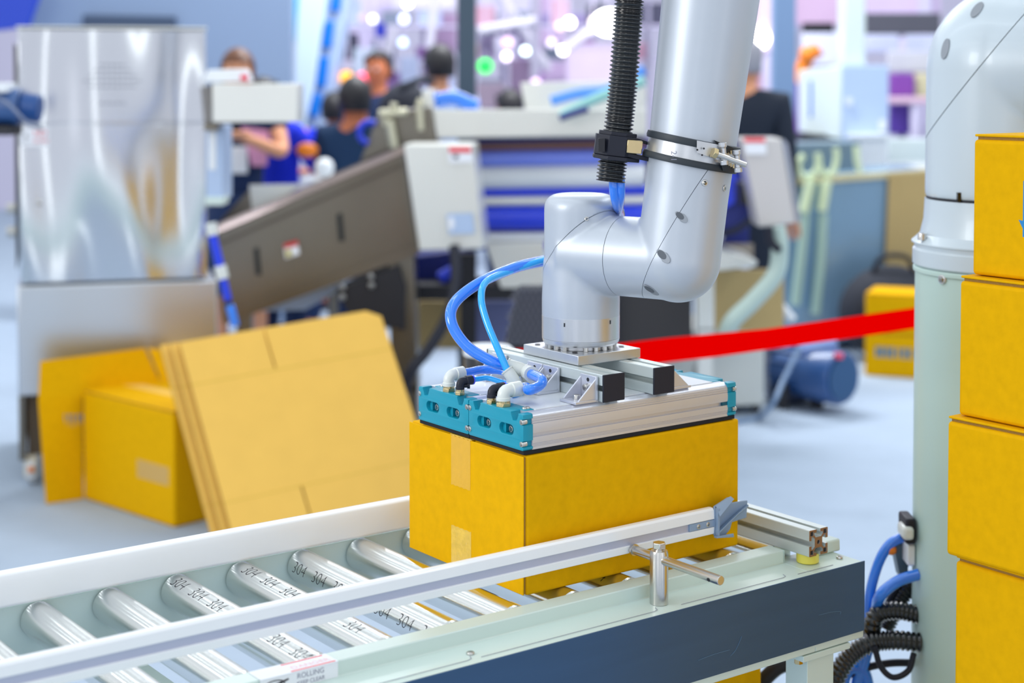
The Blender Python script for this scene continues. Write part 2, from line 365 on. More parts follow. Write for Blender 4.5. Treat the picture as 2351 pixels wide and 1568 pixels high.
# profile bar over the end, with yellow spacer
def profile4040(w=.042):
    h=w/2; s=.0045; d=.0145; a=.010
    q=[(s,h),(s,h-.005),(a,h-.005),(a,h-.0085),(.0068,h-.0125)]   # one half slot
    pts=[]
    for k in range(4):
        c,sn=[(1,0),(0,1),(-1,0),(0,-1)][k]
        loc=[(h,-h+.001),(h,-s),(h-.005,-s),(h-.005,-a),(h-.0085,-a),(h-.0125,-.0062),(h-.0125,.0062),(h-.0085,a),(h-.005,a),(h-.005,s),(h,s),(h,h-.001),(h-.001,h)]
        pts+=[(x*c-y*sn,x*sn+y*c) for x,y in loc]
    holes=[circ(0,0,.0034,14)]
    for sx in (1,-1):
        for sy in (1,-1): holes.append([(sx*(h-.0025),sy*(h-.0025)),(sx*(h-.0095),sy*(h-.0025)),(sx*(h-.0095),sy*(h-.0095)),(sx*(h-.0025),sy*(h-.0095))])
    return pts,holes
def profile_bar(p,xdir,zdir,length,w,parent,name='profile_beam',m=ALUP,cut=True):
    "bar starts at centre of its end p and runs along x cross z direction"
    pts,holes=profile4040(w); ld=Vector(zdir)
    me=curve_mesh(pts,holes,length); x=Vector(xdir).normalized(); z=Vector(zdir).normalized(); y=z.cross(x)
    M=frm(Vector(p)+z*(length/2),x,y,z)
    b=MB(); b.mesh(me,M); o=b.build(name,m,parent); 
    if cut:
        me2=curve_mesh(pts,holes,.0003); b=MB(); b.mesh(me2,frm(Vector(p)-z*.0002,x,y,z)); b.build('sawn_end',ALUCUT,o)
    return o
pb=thing('aluminium_profile','square slotted aluminium profile bar lying across the right end of the conveyor','bar',L(.509,.2,.795),TH)
pbo=profile_bar(L(.509,-.10,.816),EX,EY,.62,.042,pb)
for su in (-1,1):  # dark plugs put the shade inside the hollows into colour
    for sz in (-1,1):
        b=MB(MC); b.box(.509+su*.0150-.0034,.509+su*.0150+.0034,-.0992,-.0985,.816+sz*.0150-.0034,.816+sz*.0150+.0034); b.build('hollow_shade_plug',DARK,pbo)
b=MB(MC); b.cyl((.509,-.0992,.816),(.509,-.0985,.816),.0033,n=16); b.build('hollow_shade_plug',DARK,pbo)
SCR=mat('scratch',(84,118,146),.5)
for pts in ([(1703,1461),(1697,1476),(1688,1494),(1677,1506)],[(1880,1412),(1910,1405),(1929,1404),(1929,1410)],[(1603,1516),(1640,1502),(1675,1492)]):
    P_=[]
    for x_,y_ in pts:
        r_=ray(x_,y_); n_=EY; p0=L(0,-.1328,0); P_.append(_C+r_*((p0-_C).dot(n_)/r_.dot(n_)))
    b=MB(); b.loft(cr(P_,5),.00035,5); b.build('scratch',SCR,cvr)
b=MB(); b.lathe(L(.5095,-.077,.7787),EZ,[(.0165,0),(.018,.0015),(.018,.0158),(.0005,.0158)],28)
solo(b,'spacer','' or YEL,'yellow plastic spacer under the slotted profile bar on conveyor frame','spacer')
# ------------------------------------------------ guide rails
gr=thing('guide_rail','white near side guide rail held by steel post over the rollers','rail',L(-.3,-.02,.838),TH)
def rail(parent,v,z0,z1,ua,ub,flip=1,th=.016):
    b=MB(MC); f=flip; h=z1-z0
    def q(dv,z): return (ua,v+dv*f,z)
    b.prism([q(0,z1-.004),q(.003,z1-.0005),q(.008,z1),q(.013,z1-.001),q(.015,z1-.004),q(.015,z0+.003),q(.012,z0),q(0,z0+.001),q(-.001,z0+.012),q(.004,z0+.0125),q(.004,z1-.018),q(-.001,z1-.0175)],(ub-ua,0,0))
    o=b.build('rail_profile',RAILW,parent,bevel=.0007)
    b=MB(MC); b.prism([q(.0042,z0+.0122),q(.0025,z0+.0122),q(.0025,z1-.0178),q(.0042,z1-.0178)],(ub-ua,0,0)); b.build('rail_groove',RAILG,o)
    return o
rail(gr,-.027,.838,.880,-1.45,.352)
b=MB(MC); b.box(.300,.352,-.0275,-.0235,.8505,.8618); jn=b.build('joint_plate',BGPL,gr,bevel=.0006)
for u in (.318,.338): screw(jn,L(u,-.0275,.856),-EY,.0036,.0012,name='screw')
# end piece: flared plastic tip
tip=[]
b=MB(MC)
b.prism([(.352,-.028,.836),(.352,-.028,.882),(.386,-.024,.890),(.392,-.022,.889),(.398,-.020,.879),(.440,-.012,.8745),(.440,-.010,.8460),(.400,-.018,.8470),(.392,-.022,.838),(.378,-.026,.832)],(0,.004,0)); b.build('end_piece',BGPL,gr,bevel=.0012,label='blue-grey plastic flared end piece')
b=MB(MC); b.prism([(.356,-.028,.842),(.356,-.036,.842),(.380,-.034,.854),(.402,-.030,.862),(.438,-.016,.866),(.438,-.012,.866)],(0,0,.0025)); b.build('end_piece_rib',BGPL,gr)
b=MB(MC); b.prism([(.354,-.030,.882),(.354,-.038,.868),(.392,-.030,.888),(.392,-.024,.890)],(.0,.002,.001)); b.build('end_piece_rib',BGPL,gr)
b=MB(MC); b.prism([(.350,-.029,.834),(.350,-.035,.834),(.388,-.033,.832),(.396,-.026,.826),(.390,-.022,.828)],(0,0,.003)); b.build('end_piece_rib',BGPL,gr)
b=MB(MC); b.box(.353,.358,-.034,-.028,.836,.880); b.build('end_collar',BGPL,gr,bevel=.0008)
fr=thing('guide_rail','white far side guide rail running behind the rollers','rail',L(-.3,.39,.80),TH)
b=MB(MC); b.prism([(-1.45,.392,.803),(-1.45,.389,.806),(-1.45,.388,.84),(-1.45,.391,.850),(-1.45,.397,.8535),(-1.45,.404,.8535),(-1.45,.409,.850),(-1.45,.410,.806),(-1.45,.407,.803)],(1.45+.30,0,0)); b.build('rail_profile',RAILW,fr,bevel=.003,seg=3)
for u in (-1.0,.12):
    b=MB(MC); b.box(u,u+.02,.410,.43,.7986,.84); b.build('rail_bracket',WHITEM,fr)
# post with cross rod
ps=thing('rail_post','round steel post with a hex bolt on top clamping the guide rail','post',L(.183,-.0878,.779),TH)
b=MB(); b.lathe(L(.183,-.0878,.7786),EZ,[(.0137,0),(.0137,.074),(.0122,.0785),(.0005,.0785)],36); b.build('post_body',STEEL,ps)
b=MB(); b.lathe(L(.183,-.0878,.857),EZ,[(.0075,0),(.0075,.002),(.0055,.002),(.0055,.0045),(.0008,.0045)],20)
b.build('washer',STEEL,ps)
b=MB(); hexprism(b,L(.183,-.0878,.8605),EZ,.0102,.0085); b.build('hex_bolt',STEEL,ps,bevel=.0008)
b=MB(); b.cyl(L(.183,-.2175,.8447),L(.183,-.034,.8447),.0068,n=28); rd=b.build('cross_rod',STEEL,ps,bevel=.0008)
b=MB(); b.cyl(L(.183,-.034,.8447),L(.183,-.0305,.8447),.0088,n=24); b.cyl(L(.183,-.0305,.8447),L(.183,-.0275,.8447),.0078,n=6); b.build('rod_nut',STEEL,ps)
b=MB(); b.cyl(L(.1765,-.199,.8425),L(.1762,-.199,.8424),.003,n=14); b.build('drilled_hole',DARK,rd)

# ================================================================== CARTONS
def carton(name,label,cat,M,lx,ly,lz,group=None,open_seam='x0',tape=True,bev=.004,m=CARD,parent_loc=True):
    "closed carton: local box 0..lx,0..ly,0..lz placed by matrix M; one end panel stands proud with corrugated edges"
    loc=M@Vector((lx/2,ly/2,0)); rz=M.to_euler().z
    t=thing(name,label,cat,loc,rz,group)
    b=MB(M)
    if open_seam=='x0': b.box(.0055,lx,0,ly,0,lz)
    elif open_seam=='z1': b.box(0,lx,0,ly,0,lz-.0075)
    b.build('body',m,t,bevel=bev,seg=3)
    if open_seam=='x0':
        b=MB(M); b.box(.0018,.0055,.003,ly-.003,.003,lz-.003); b.build('corrugated_edge',CARDE,t)
        b=MB(M); b.box(0,.0022,.0012,ly-.0012,.0012,lz-.0012); b.build('end_flap',m,t,bevel=.001)
    else:
        b=MB(M); b.box(.005,lx-.005,.005,ly-.005,lz-.008,lz-.0035); b.build('corrugated_edge',CARDE,t)
        for a,c in ((.0015,ly/2-.0008),(ly/2+.0008,ly-.0015)):
            b=MB(M); b.box(.0015,lx-.0015,a,c,lz-.0035,lz); b.build('top_flap',m,t,bevel=.0012)
    return t
Mb=MC@Matrix.Translation((0,0,.8003))
hb=carton('cardboard_box','yellow-brown taped carton held under the teal suction gripper on the rollers','box',Mb,.432,.304,.2047)
def tape_patch(parent,y0,y1,z0,z1,mf,x=0):
    n=9; b=MB(Mb); pts=[(x,y0,z0)]+[(x,y0+(y1-y0)*i/n,z0-(.0012 if i%2 else 0)) for i in range(n+1)]+[(x,y1,z1)]+[(x,y1-(y1-y0)*i/n,z1+(.0012 if i%2 else 0)) for i in range(n+1)]
    b.prism(pts,(-.0004,0,0)); return b.build('tape_strip',mf,parent)
TAPE2=mat('clear_tape_faint',(227,172,14),.42,var=.07,vscale=70,bump=.35,bscale=90,spec=.7,bdist=.002)
tape_patch(hb,.133,.184,.128,.203,TAPE2); tape_patch(hb,.131,.184,.003,.064,TAPE)
b=MB(Mb); b.box(-.0003,.012,.130,.186,.2040,.2052); b.build('tape_strip',TAPE,hb)
# stack of cartons right of the picture
SM0=at(2206,640,2.36); 
sx=[(0.014,.304),( -.004,.304),(-.020,.304),(-.006,.304),(-.012,.304),(.006,.304),(-.004,.304)]
hz=[1.4680-.2075*i for i in range(7)]
lab=['top box of the right stack, blue print at its right edge','second box from the top of the right carton stack','third box from the top of the right stack, jutting out furthest left','fourth box from the top of the right carton stack','fifth box down in the right stack behind frame edge','sixth box down in the right stack, out of picture','lowest box of the right stack, on the floor']
B0=Vector((.6605,2.36,0))
for i in range(7):
    z1=hz[i]; z0=z1-.2062 if i<6 else 0.0005
    off=sx[i][0]; 
    M=Matrix.Translation(Vector((B0.x+off,B0.y,z0)))@Matrix.Rotation(TH+R_((.8,-.5,.3,-.6,.4,.2,0)[i]),4,'Z')@Matrix.Translation((0,-.36,0))
    if i>4 : continue
    t=carton('cardboard_box',lab[i],'box',M,.30,.36,z1-z0,group='cartons stacked at the right edge',open_seam='z1',bev=.006)
    if i==0:
        def hit(x_,y_):
            r_=ray(x_,y_); n_=M.to_3x3()@Vector((1,0,0)); p0=M.translation; return M.inverted()@(_C+r_*((p0-_C).dot(n_)/r_.dot(n_)))
        MV=hit(2349,480).y; MV-=.006
        b=MB(M)  # blue handling mark
        b.prism([(0,MV,.062),(0,MV+.006,.062),(0,MV+.006,.074),(0,MV+.013,.086),(0,MV+.006,.085),(0,MV+.006,.142),(0,MV-.006,.142),(0,MV-.006,.062)],(-.0004,0,0)); b.build('print_mark',BLUEINK,t)
        b=MB(M); b.prism([(0,.15,.09),(0,.20,.09),(0,.175,.14)],(-.0004,0,0)); b.build('print_mark',BLUEINK,t)
# support under the fifth carton: pallet stack out of view
b=MB(); 
M=Matrix.Translation(Vector((B0.x,B0.y,0)))@Matrix.Rotation(TH,4,'Z')@Matrix.Translation((0,-.36,0))
zb=hz[4]-.2062
for k,(a,c) in enumerate(((0,zb/2-.0005),(zb/2+.0005,zb-.0005))):
    carton('cardboard_box',('large carton at the foot of the right stack','large carton under the fifth box of the right stack')[k],'box',Matrix.Translation((0,0,a))@M,.30,.36,c-a,group='cartons stacked at the right edge',open_seam='z1',bev=.006)

# ================================================================== SUCTION GRIPPER
gp=thing('suction_gripper','teal and aluminium double vacuum gripper clamped on top of the held carton','gripper',L(.21,.137,1.0075),TH)
Z0,Z1=1.0125,1.0665
b=MB(MC); b.box(.001,.423,.001,.1365,1.0062,Z0); b.build('foam_pad',FOAM,gp,bevel=.001)
b=MB(MC); b.box(.001,.423,.1378,.2735,1.0062,Z0); b.build('foam_pad',FOAM,gp,bevel=.001)
WD=.1365
def cap_outline():
    w=WD; h=Z1-Z0
    nt=lambda x:[(x-.009,h-.001),(x-.009,h-.0035),(x-.0045,h-.013),(x+.0045,h-.013),(x+.009,h-.0035),(x+.009,h-.001)]
    return [(0.002,0),(w-.002,0),(w,.002),(w,.005),(w-.004,.006),(w-.004,.013),(w,.014),(w,h-.017),(w-.004,h-.016),(w-.004,h-.009),(w,h-.008),(w-.001,h-.002),(w-.004,h-.001)]+list(reversed(nt(w-.021)))+[(w-.032,h),(.032,h)]+list(reversed(nt(.021)))+[(.004,h-.001),(.001,h-.002),(0,h-.008),(.004,h-.009),(.004,h-.016),(0,h-.017),(0,.014),(.004,.013),(.004,.006),(0,.005),(0,.002)]
capme=curve_mesh(cap_outline(),[stadium(.041,.026,.035,.0155),stadium(.097,.026,.035,.0155)],.0165,.0008)
def ext_profile():
    # side face profile of the extrusion in (v,z), v=0 outer side
    h=Z1-Z0-.001; P=[(.0012,0)]
    for z in (.004,.006,.008): P+=[(.0012,z),(.0022,z+.0003),(.0022,z+.0010),(.0012,z+.0013)]
    P+=[(.0008,.0145),(.0010,.0175),(.0055,.0176),(.0055,.0235),(.0010,.0236),(.0004,.027),(.0004,.034)]
    for z in (.0375,.0405,.0435,.0465): P+=[(.0010+(z-.037)*.12,z),(.0026,z+.0003),(.0026,z+.0011),(.0012+(z-.037)*.16,z+.0014)]
    P+=[(.0052,.0505),(.009,h),(.014,h),(.0142,h-.0015),(.0155,h-.0015),(.0157,h)]
    Q=[(WD-x,z) for x,z in reversed(P)]
    return P+Q
XP=ext_profile()
for un in range(2):
    v0=.0+.1375*un
    fcap=(gp)
    # teal end caps
    M1=frm(L(.0083,v0+0,Z0),EY,EZ,EX)
    o1=MB(); o1.mesh(capme,M1); oc=o1.build('end_cap',TEAL,gp)
    for vv in (.041,.097):
        b=MB(MC); b.box(.0105,.0155,v0+vv-.0172,v0+vv+.0172,Z0+.0182,Z0+.0338); b.build('slot_floor',TEALD,oc)
        b=MB(MC); b.box(.0055,.0104,v0+vv+.009,v0+vv+.0168,Z0+.0185,Z0+.0335); b.build('slot_rib',TEAL,oc)
        screw(oc,L(.0104,v0+vv-.006,Z0+.026),-EX,.0048,.0075)
    for vv,zz in ((.0035,.0095),(WD-.0035,.0095),(.0035,.0415),(WD-.0035,.0415)):
        screw(oc,L(.0065,v0+vv,Z0+zz),-EX,.0042,.0085)
    M2=frm(L(.4157,v0,Z0),EY,EZ,EX); o2=MB(); o2.mesh(capme,M2); oc2=o2.build('end_cap',TEAL,gp)
    for vv,zz in ((.0035,.0095),(.0035,.0415)): screw(oc2,L(.4175,v0+vv,Z0+zz),EX,.0042,.0085)
    # teal top tabs of caps
    b=MB(MC); b.box(.0168,.034,v0+.020,v0+WD-.020,Z1-.003,Z1); b.build('cap_tab',TEAL,gp,bevel=.0008)
    b=MB(MC); b.box(.390,.4075,v0+.020,v0+WD-.020,Z1-.003,Z1); b.build('cap_tab',TEAL,gp,bevel=.0008)
    # aluminium extrusion
    b=MB(MC); b.prism([(.0166,v0+x,Z0+z) for x,z in XP],(.4074-.0166,0,0)); b.build('extrusion',ALU,gp,ang=25)
    b=MB(MC); b.box(.0345,.3895,v0+.017,v0+WD-.017,Z1-.0015,Z1); b.build('top_cover',WHITEP,gp)
    if un==0:
        b=MB(MC); b.box(.396,.4073,v0+.0015,v0+.0054,Z0+.0177,Z0+.0235); b.build('slot_end_plug',TEALD,gp)
    screw(gp,L(.0245,v0+(.03 if un==0 else WD-.03),Z1),EZ,.0038,.0022); screw(gp,L(.0295,v0+(.03 if un==0 else WD-.03),Z1),EZ,.0038,.0022)
# beams
for (ua,ub) in ((.1425,.1870),(.2430,.2875)):
    uc=(ua+ub)/2
    bo=profile_bar(L(uc,-.0035,Z1+.0205),EX,EY,.292,.041,gp,'profile_beam',ALUP,cut=False)
    b=MB(MC); b.box(ua+.001,ub-.001,-.0065,-.0036,Z1-.0002,Z1+.0412); b.build('end_plug',BLACK,bo,bevel=.0012,seg=3)
    b=MB(MC); b.box(ua+.001,ub-.001,.2885,.2915,Z1,Z1+.041); b.build('end_plug',BLACK,bo,bevel=.0012,seg=3)
# angle brackets
def bracket(u,v,s,w=.038):
    "gusseted angle bracket against a beam: foot points to s*u"
    b=MB(MC); t=.004; z=Z1+.0002
    def bx(a,c,y0,y1,z0,z1): b.box(min(u+s*a,u+s*c),max(u+s*a,u+s*c),y0,y1,z0,z1)
    bx(0,.043,v,v+w,z,z+t); bx(0,t,v,v+w,z,z+.038)
    for y in (v,v+w-.003): b.prism([(u+s*t,y,z+t),(u+s*.038,y,z+t),(u+s*t,y,z+.034)],(0,.003,0))
    o=b.build('angle_bracket',ALU,gp,bevel=.0006)
    screw(o,L(u+s*t,v+w/2,z+.020),EX*s,.0055,.007); screw(o,L(u+s*.026,v+w/2,z+t),EZ,.0062,.007)
    b=MB(MC); 
    b.cyl((u+s*t,v+w/2,z+.031),(u+s*(t+.0003),v+w/2,z+.031),.003,n=14); b.build('bracket_hole',DARK,o)
for v in (.004,.096,.136,.232): bracket(.1422,v,-1)
for v in (.004,.096,.232): bracket(.2878,v,1)
# adapter plate, flange
b=MB(MC); b.box(.1625,.2890,.0765,.2160,1.1078,1.1230); ap=b.build('adapter_plate',MACH,gp,bevel=.0008)
for u,v in ((.27,.10),(.175,.195),(.27,.195),(.175,.10)):
    for k in range(2):
        b=MB(MC); b.cyl((u+k*.006,v+k*.008,1.1230),(u+k*.006,v+k*.008,1.1233),.0045,n=16); b.build('counterbore',DARK,ap)
letter(ap,'304',L(.2,.0763,1.111),EX,EZ,.002,GREYINK) if False else None

# ---- fittings and tubes
def elbow(parent_label,u,v,r,h,ln,m,nutr,dirv=EX,cat='fitting',ring=None,knob=False):
    t=thing('push_fitting',parent_label,'pipe fitting',L(u,v,Z1),TH)
    p=L(u,v,Z1)
    b=MB(); hexprism(b,p,EZ,nutr,.0055); b.build('hex_nut',BRASS,t,bevel=.0005)
    b=MB(); b.lathe(p+EZ*.0055,EZ,[(nutr*.85,0),(nutr*.85,.004),(nutr*.6,.0045)],20); b.build('thread_collar',BRASS,t)
    d=Vector(dirv).normalized(); q=p+EZ*.0095
    path=[q]+[q+EZ*(h*.45)]+[q+EZ*(h*.45)+d*(h*.55)*(1-math.cos(a))+EZ*(h*.55)*math.sin(a) for a in [PI/8*i for i in range(1,5)]]+[q+EZ*h+d*ln]
    b=MB(); b.loft(path,r,18); 
    e=q+EZ*h+d*ln
    b.loft([e-d*(ln*.55),e-d*(ln*.5),e],[r,r*1.18,r*1.18],20); b.lathe(q-EZ*.001,EZ,[(r*1.12,0),(r*1.12,h*.3),(r,h*.36)],20)
    b.build('body',m,t)
    b=MB(); b.lathe(e-d*.0005,d,[(r*1.22,0),(r*1.22,.0022),(r*.8,.0022)],22); b.build('release_ring',ring or LGREY,t)
    if knob:
        b=MB(); b.lathe(p+EZ*.013+EX*r,EX-EY*.6,[(.003,0),(.003,.006),(.0045,.006),(.0045,.010),(.0005,.010)],14); b.build('vent_knob',m,t)
    return e
e1=elbow('white elbow fitting on the far left end of the gripper',.0100,.205,.0088,.0160,.0245,LGREY,.0105)
e2=elbow('black elbow fitting left of the gripper middle',.0080,.172,.0062,.0110,.022,BLACK,.0080,ring=BLUECOLLAR,knob=True)
e3=elbow('black elbow fitting behind the large white one',.0080,.090,.0062,.0125,.023,BLACK,.0080,ring=BLUECOLLAR,knob=True)
e4=elbow('large white elbow fitting nearest the camera',.0110,.064,.0095,.0130,.028,LGREY,.0120)
def tube_thing(name,label,pts,r,m,cat='tube',k=8,n=14):
    b=MB(); b.loft(cr(pts,k),r,n); return solo(b,name,m,label,cat)
# Y pieces
def ypiece(label,c,d_in,outs,r,ro,m=LGREY):
    t=thing('tube_splitter',label,'pipe fitting',c)
    c=Vector(c); b=MB(); b.loft([c-Vector(d_in).normalized()*.028,c-Vector(d_in).normalized()*.008,c+Vector(d_in).normalized()*.004],[r*1.15,r*1.15,r*.8],20)
    ends=[c-Vector(d_in).normalized()*.028]
    for d in outs: d=Vector(d).normalized(); b.loft([c,c+d*.008,c+d*.026],[ro*.8,ro*1.2,ro*1.2],20); ends.append(c+d*.026)
    b.sphere(c,r*1.05,10); b.build('body',m,t)
    for e,d,rr in [(ends[0],-Vector(d_in).normalized(),r)]+[(ends[i+1],Vector(outs[i]).normalized(),ro) for i in range(len(outs))]:
        b=MB(); b.lathe(e-d*.0005,d,[(rr*1.28,0),(rr*1.28,.0022),(rr*.8,.0022)],20); b.build('release_ring',m,t)
    return ends
yA=at(1207,852,2.455); yB=at(1190,885,2.44)
endsA=ypiece('large grey splitter fitting joining the thick blue tubes',yA,at(1207,852,2.455)-at(1172,842,2.46),[at(1236,868,2.40)-yA,at(1218,880,2.47)-yA],.0098,.0095)
endsB=ypiece('small grey splitter fitting below the thin light blue tube',yB,yB-at(1170,858,2.445),[at(1205,906,2.46)-yB,at(1168,884,2.47)-yB],.0080,.0066)
tube_thing('air_tube','thick blue air tube looping left from behind the wrist to the splitter',[at(1330,580,2.66),at(1252,598,2.62),at(1180,615,2.58),at(1100,650,2.53),at(1044,695,2.50),at(1037,742,2.48),at(1072,795,2.47),at(1130,830,2.46),endsA[0]],.0088,TUBE)
tube_thing('air_tube','thin light blue air tube hanging inside the thick loop',[at(1300,590,2.65),at(1245,598,2.61),at(1170,622,2.57),at(1117,646,2.52),at(1105,685,2.49),at(1118,740,2.47),at(1145,805,2.45),at(1163,846,2.445),endsB[0]],.0056,TUBEL)
tube_thing('air_tube','blue air tube from the far white elbow to the splitter',[e1,e1+EX*.015,at(1110,849,2.515),at(1160,853,2.51),endsA[2]],.0068,TUBE)
tube_thing('air_tube','thin blue tube from the left black elbow fitting',[e2,e2+EX*.012,at(1120,868,2.475),at(1148,876,2.47),endsB[2]],.0042,TUBEL)
tube_thing('air_tube','short blue tube curling into the large white elbow',[e4,e4+EX*.014,at(1215,895,2.36),at(1238,886,2.375),at(1244,872,2.39),endsA[1]],.0080,TUBE)
tube_thing('air_tube','thin blue tube from the rear black elbow fitting',[e3,e3+EX*.012,at(1175,905,2.42),at(1190,908,2.44),endsB[1]],.0042,TUBEL)

# ================================================================== ROBOT ARM
rb=thing('industrial_robot','silver collaborative robot arm reaching down from above with rounded joints','robot arm',L(.2255,.146,1.123))
AX=Vector((.1095,2.558,0)); bdir=Vector((math.cos(R_(35)),-math.sin(R_(35)),0)); ZB=1.272
Q=Vector((AX.x,AX.y,ZB)); P1=Q+bdir*.176; fd=Vector((.125,.06,.99)).normalized()
A0=Vector((AX.x,AX.y,1.1235))
b=MB(); b.lathe(A0,EZ,[(.050,0),(.050,.006),(.0585,.0062),(.0605,.009),(.0618,.014)],64)
b.lathe(A0+EZ*.014,EZ,[(.0618,0),(.0618,.0006),(.0612,.001),(.0618,.0014),(.0620,.0365),(.0612,.0378),(.05,.038)],64); fl=b.build('tool_flange',MACH,rb,ang=20)
for k in range(20):
    a=2*PI*k/20+.1
    if k%5==4: continue
    b=MB(); p=A0+Vector((.0535*math.cos(a),.0535*math.sin(a),-.0003)); b.cyl(p,p+EZ*.0068,.0042,n=10); b.build('flange_bolt',STEEL,fl)
def merged(parts,voxel,smooth,it):
    b=MB()
    for p in parts: p(b)
    me=bpy.data.meshes.new('m'); me.from_pydata([tuple(v) for v in b.v],[],b.f)
    o=bpy.data.objects.new('m',me); C.objects.link(o)
    r=o.modifiers.new('r','REMESH'); r.mode='VOXEL'; r.voxel_size=voxel
    s=o.modifiers.new('s','SMOOTH'); s.factor=smooth; s.iterations=it
    dg=bpy.context.evaluated_depsgraph_get(); me2=bpy.data.meshes.new_from_object(o.evaluated_get(dg)); bpy.data.objects.remove(o); return me2
def cutmesh(me,co_,no,keep_pos,gap=0,rim=.0008):
    "half of a mesh, closed, on one side of a plane"
    bm=bmesh.new(); bm.from_mesh(me); no=Vector(no).normalized(); co_=Vector(co_)+(no*gap if keep_pos else -no*gap)
    r=bmesh.ops.bisect_plane(bm,geom=bm.verts[:]+bm.edges[:]+bm.faces[:],dist=1e-5,plane_co=co_,plane_no=no,clear_inner=keep_pos,clear_outer=not keep_pos)
    ed=[e for e in r['geom_cut'] if isinstance(e,bmesh.types.BMEdge)]
    try: bmesh.ops.holes_fill(bm,edges=ed,sides=0)
    except Exception: pass
    m2=bpy.data.meshes.new('h'); bm.to_mesh(m2); bm.free(); return m2
def meshobj(me,name,m,parent,ang=50,label=None):
    b=MB(); b.mesh(me); return b.build(name,m,parent,ang=ang,label=label)
def rcap(b,p,d,r,h,e):
    prof=[(r,0)]+[(r-e+e*math.cos(a),h-e+e*math.sin(a)) for a in [PI/2*i/8 for i in range(9)]]+[(1e-6,h)]
    b.lathe(p,d,prof,48)
# wrist two: vertical body with a rounded top and a side branch
w2=merged([lambda b:b.loft([Vector((AX.x,AX.y,1.1635)),Vector((AX.x,AX.y,1.20)),Vector((AX.x,AX.y,1.26))],[.0620,.0622,.060],48),
           lambda b:rcap(b,Vector((AX.x,AX.y,1.25)),EZ,.0585,.1165,.022),
           lambda b:b.cyl(Q-bdir*.01,Q+bdir*.105,.0625,n=48)],.0028,.5,14)
SEAM=Q+bdir*.079
w2=cutmesh(w2,SEAM,bdir,False,.0005)
capn=Vector((-.493,.522,.697)); capo=Q+capn*.0073
meshobj(cutmesh(w2,capo,capn,False,.0004),'wrist_housing',SILVER,rb)
capm=cutmesh(w2,capo,capn,True,.0006)
cc=sum((v.co for v in capm.vertices),Vector())/len(capm.vertices)
for v in capm.vertices: pass
cp=meshobj(capm,'wrist_cap',SILVER,rb)
screw(cp,at(1347,503,2.499),Vector((-.2,-.9,.35)),.0034,.0016)
# wrist one: elbow joint that turns up into the forearm
def forearm_r(h): return .0640+max(0,h-.10)*.034
w1=merged([lambda b:b.cyl(Q+bdir*.06,P1,.0625,n=48),lambda b:b.sphere(P1,.0650,24),
           lambda b:b.loft([P1,P1+fd*.10,P1+fd*.205],[.0645,.0645,forearm_r(.205)],48)],.0028,.5,16)
w1=cutmesh(w1,SEAM,bdir,True,.0005)
w1=cutmesh(w1,P1+fd*.150,fd,False,0)
cn=Vector((.762,-.43,-.48)); cpo=P1+cn*-.0154
meshobj(cutmesh(w1,cpo,cn,False,.0004),'elbow_housing',SILVER,rb)
ec=meshobj(cutmesh(w1,cpo,cn,True,.0004),'elbow_cap',SILVER,rb)
HOLEM=mat('screw_pocket',(150,156,164),.35,.4)
def surf(x,y,axis_p,axis_d,r):
    "first hit of picture ray with a cylinder"
    o=_C; d=ray(x,y).normalized(); a=Vector(axis_d).normalized(); p=Vector(axis_p); w_=o-p
    dd=d-a*d.dot(a); ww=w_-a*w_.dot(a); A=dd.dot(dd); B=2*dd.dot(ww); Cc=ww.dot(ww)-r*r; D=max(0,B*B-4*A*Cc); t=(-B-math.sqrt(D))/(2*A); return o+d*t
for (x,y,sc) in ((1564,498,1),(1523,588,1.2),(1495,666,1.2)):
    p=surf(x,y,P1,fd,.0648); 
    if y>600: p=surf(x,y,P1,bdir,.0632)
    n=(p-P1); n=(n-fd*n.dot(fd)).normalized() if y<600 else (n-bdir*n.dot(bdir)).normalized()
    dr=Vector((.75,-.1,-.65)); dr=(dr-n*dr.dot(n)).normalized()
    b=MB(frm(p-n*.0002,dr,n.cross(dr),n)); 
    b.prism([(.0115*sc*math.cos(a),.0058*sc*math.sin(a)*(.75 if math.cos(a)<0 else 1),0) for a in [PI/10*i for i in range(20)]],(0,0,.0009)); bb=b.build('screw_pocket',HOLEM,ec,bevel=.0003)
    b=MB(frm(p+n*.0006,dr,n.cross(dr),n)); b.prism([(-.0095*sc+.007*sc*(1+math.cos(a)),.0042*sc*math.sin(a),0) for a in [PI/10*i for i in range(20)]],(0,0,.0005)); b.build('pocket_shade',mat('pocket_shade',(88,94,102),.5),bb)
for (x,y) in ((1618,420),(1664,432)):
    p=surf(x,y,P1,fd,.0655); n=(p-P1); n=(n-fd*n.dot(fd)).normalized(); screw(ec,p-n*.0004,n,.0048,.0014)
# forearm tube going up out of the picture
h0,h1=.150,.70
b=MB(); hs=[h0+.0005+(h1-h0)*i/10 for i in range(11)]; b.loft([P1+fd*h for h in hs],[forearm_r(min(h,.5)) for h in hs],96); b.build('forearm',SILVER,rb)
# black marks at the flange joint
for x in (1296,1401):
    p=surf(x,722,(AX.x,AX.y,0),EZ,.0619); n=Vector((p.x-AX.x,p.y-AX.y,0)).normalized(); t_=n.cross(EZ)
    z=1.1625 if x<1350 else 1.165
    b=MB(frm(Vector((p.x,p.y,z)),t_,n,EZ)); b.box(-.001,.001,-.001,.0008,0,.006); b.build('alignment_mark',BLKG,rb)
b=MB(); b.lathe(Vector((AX.x,AX.y,1.1612)),EZ,[(.0605,0),(.0605,.0026)],48); b.build('joint_ring',BLACK,rb)
b=MB(); b.lathe(SEAM-bdir*.0015,bdir,[(.061,0),(.061,.003)],48); b.build('joint_ring',BLACK,rb)
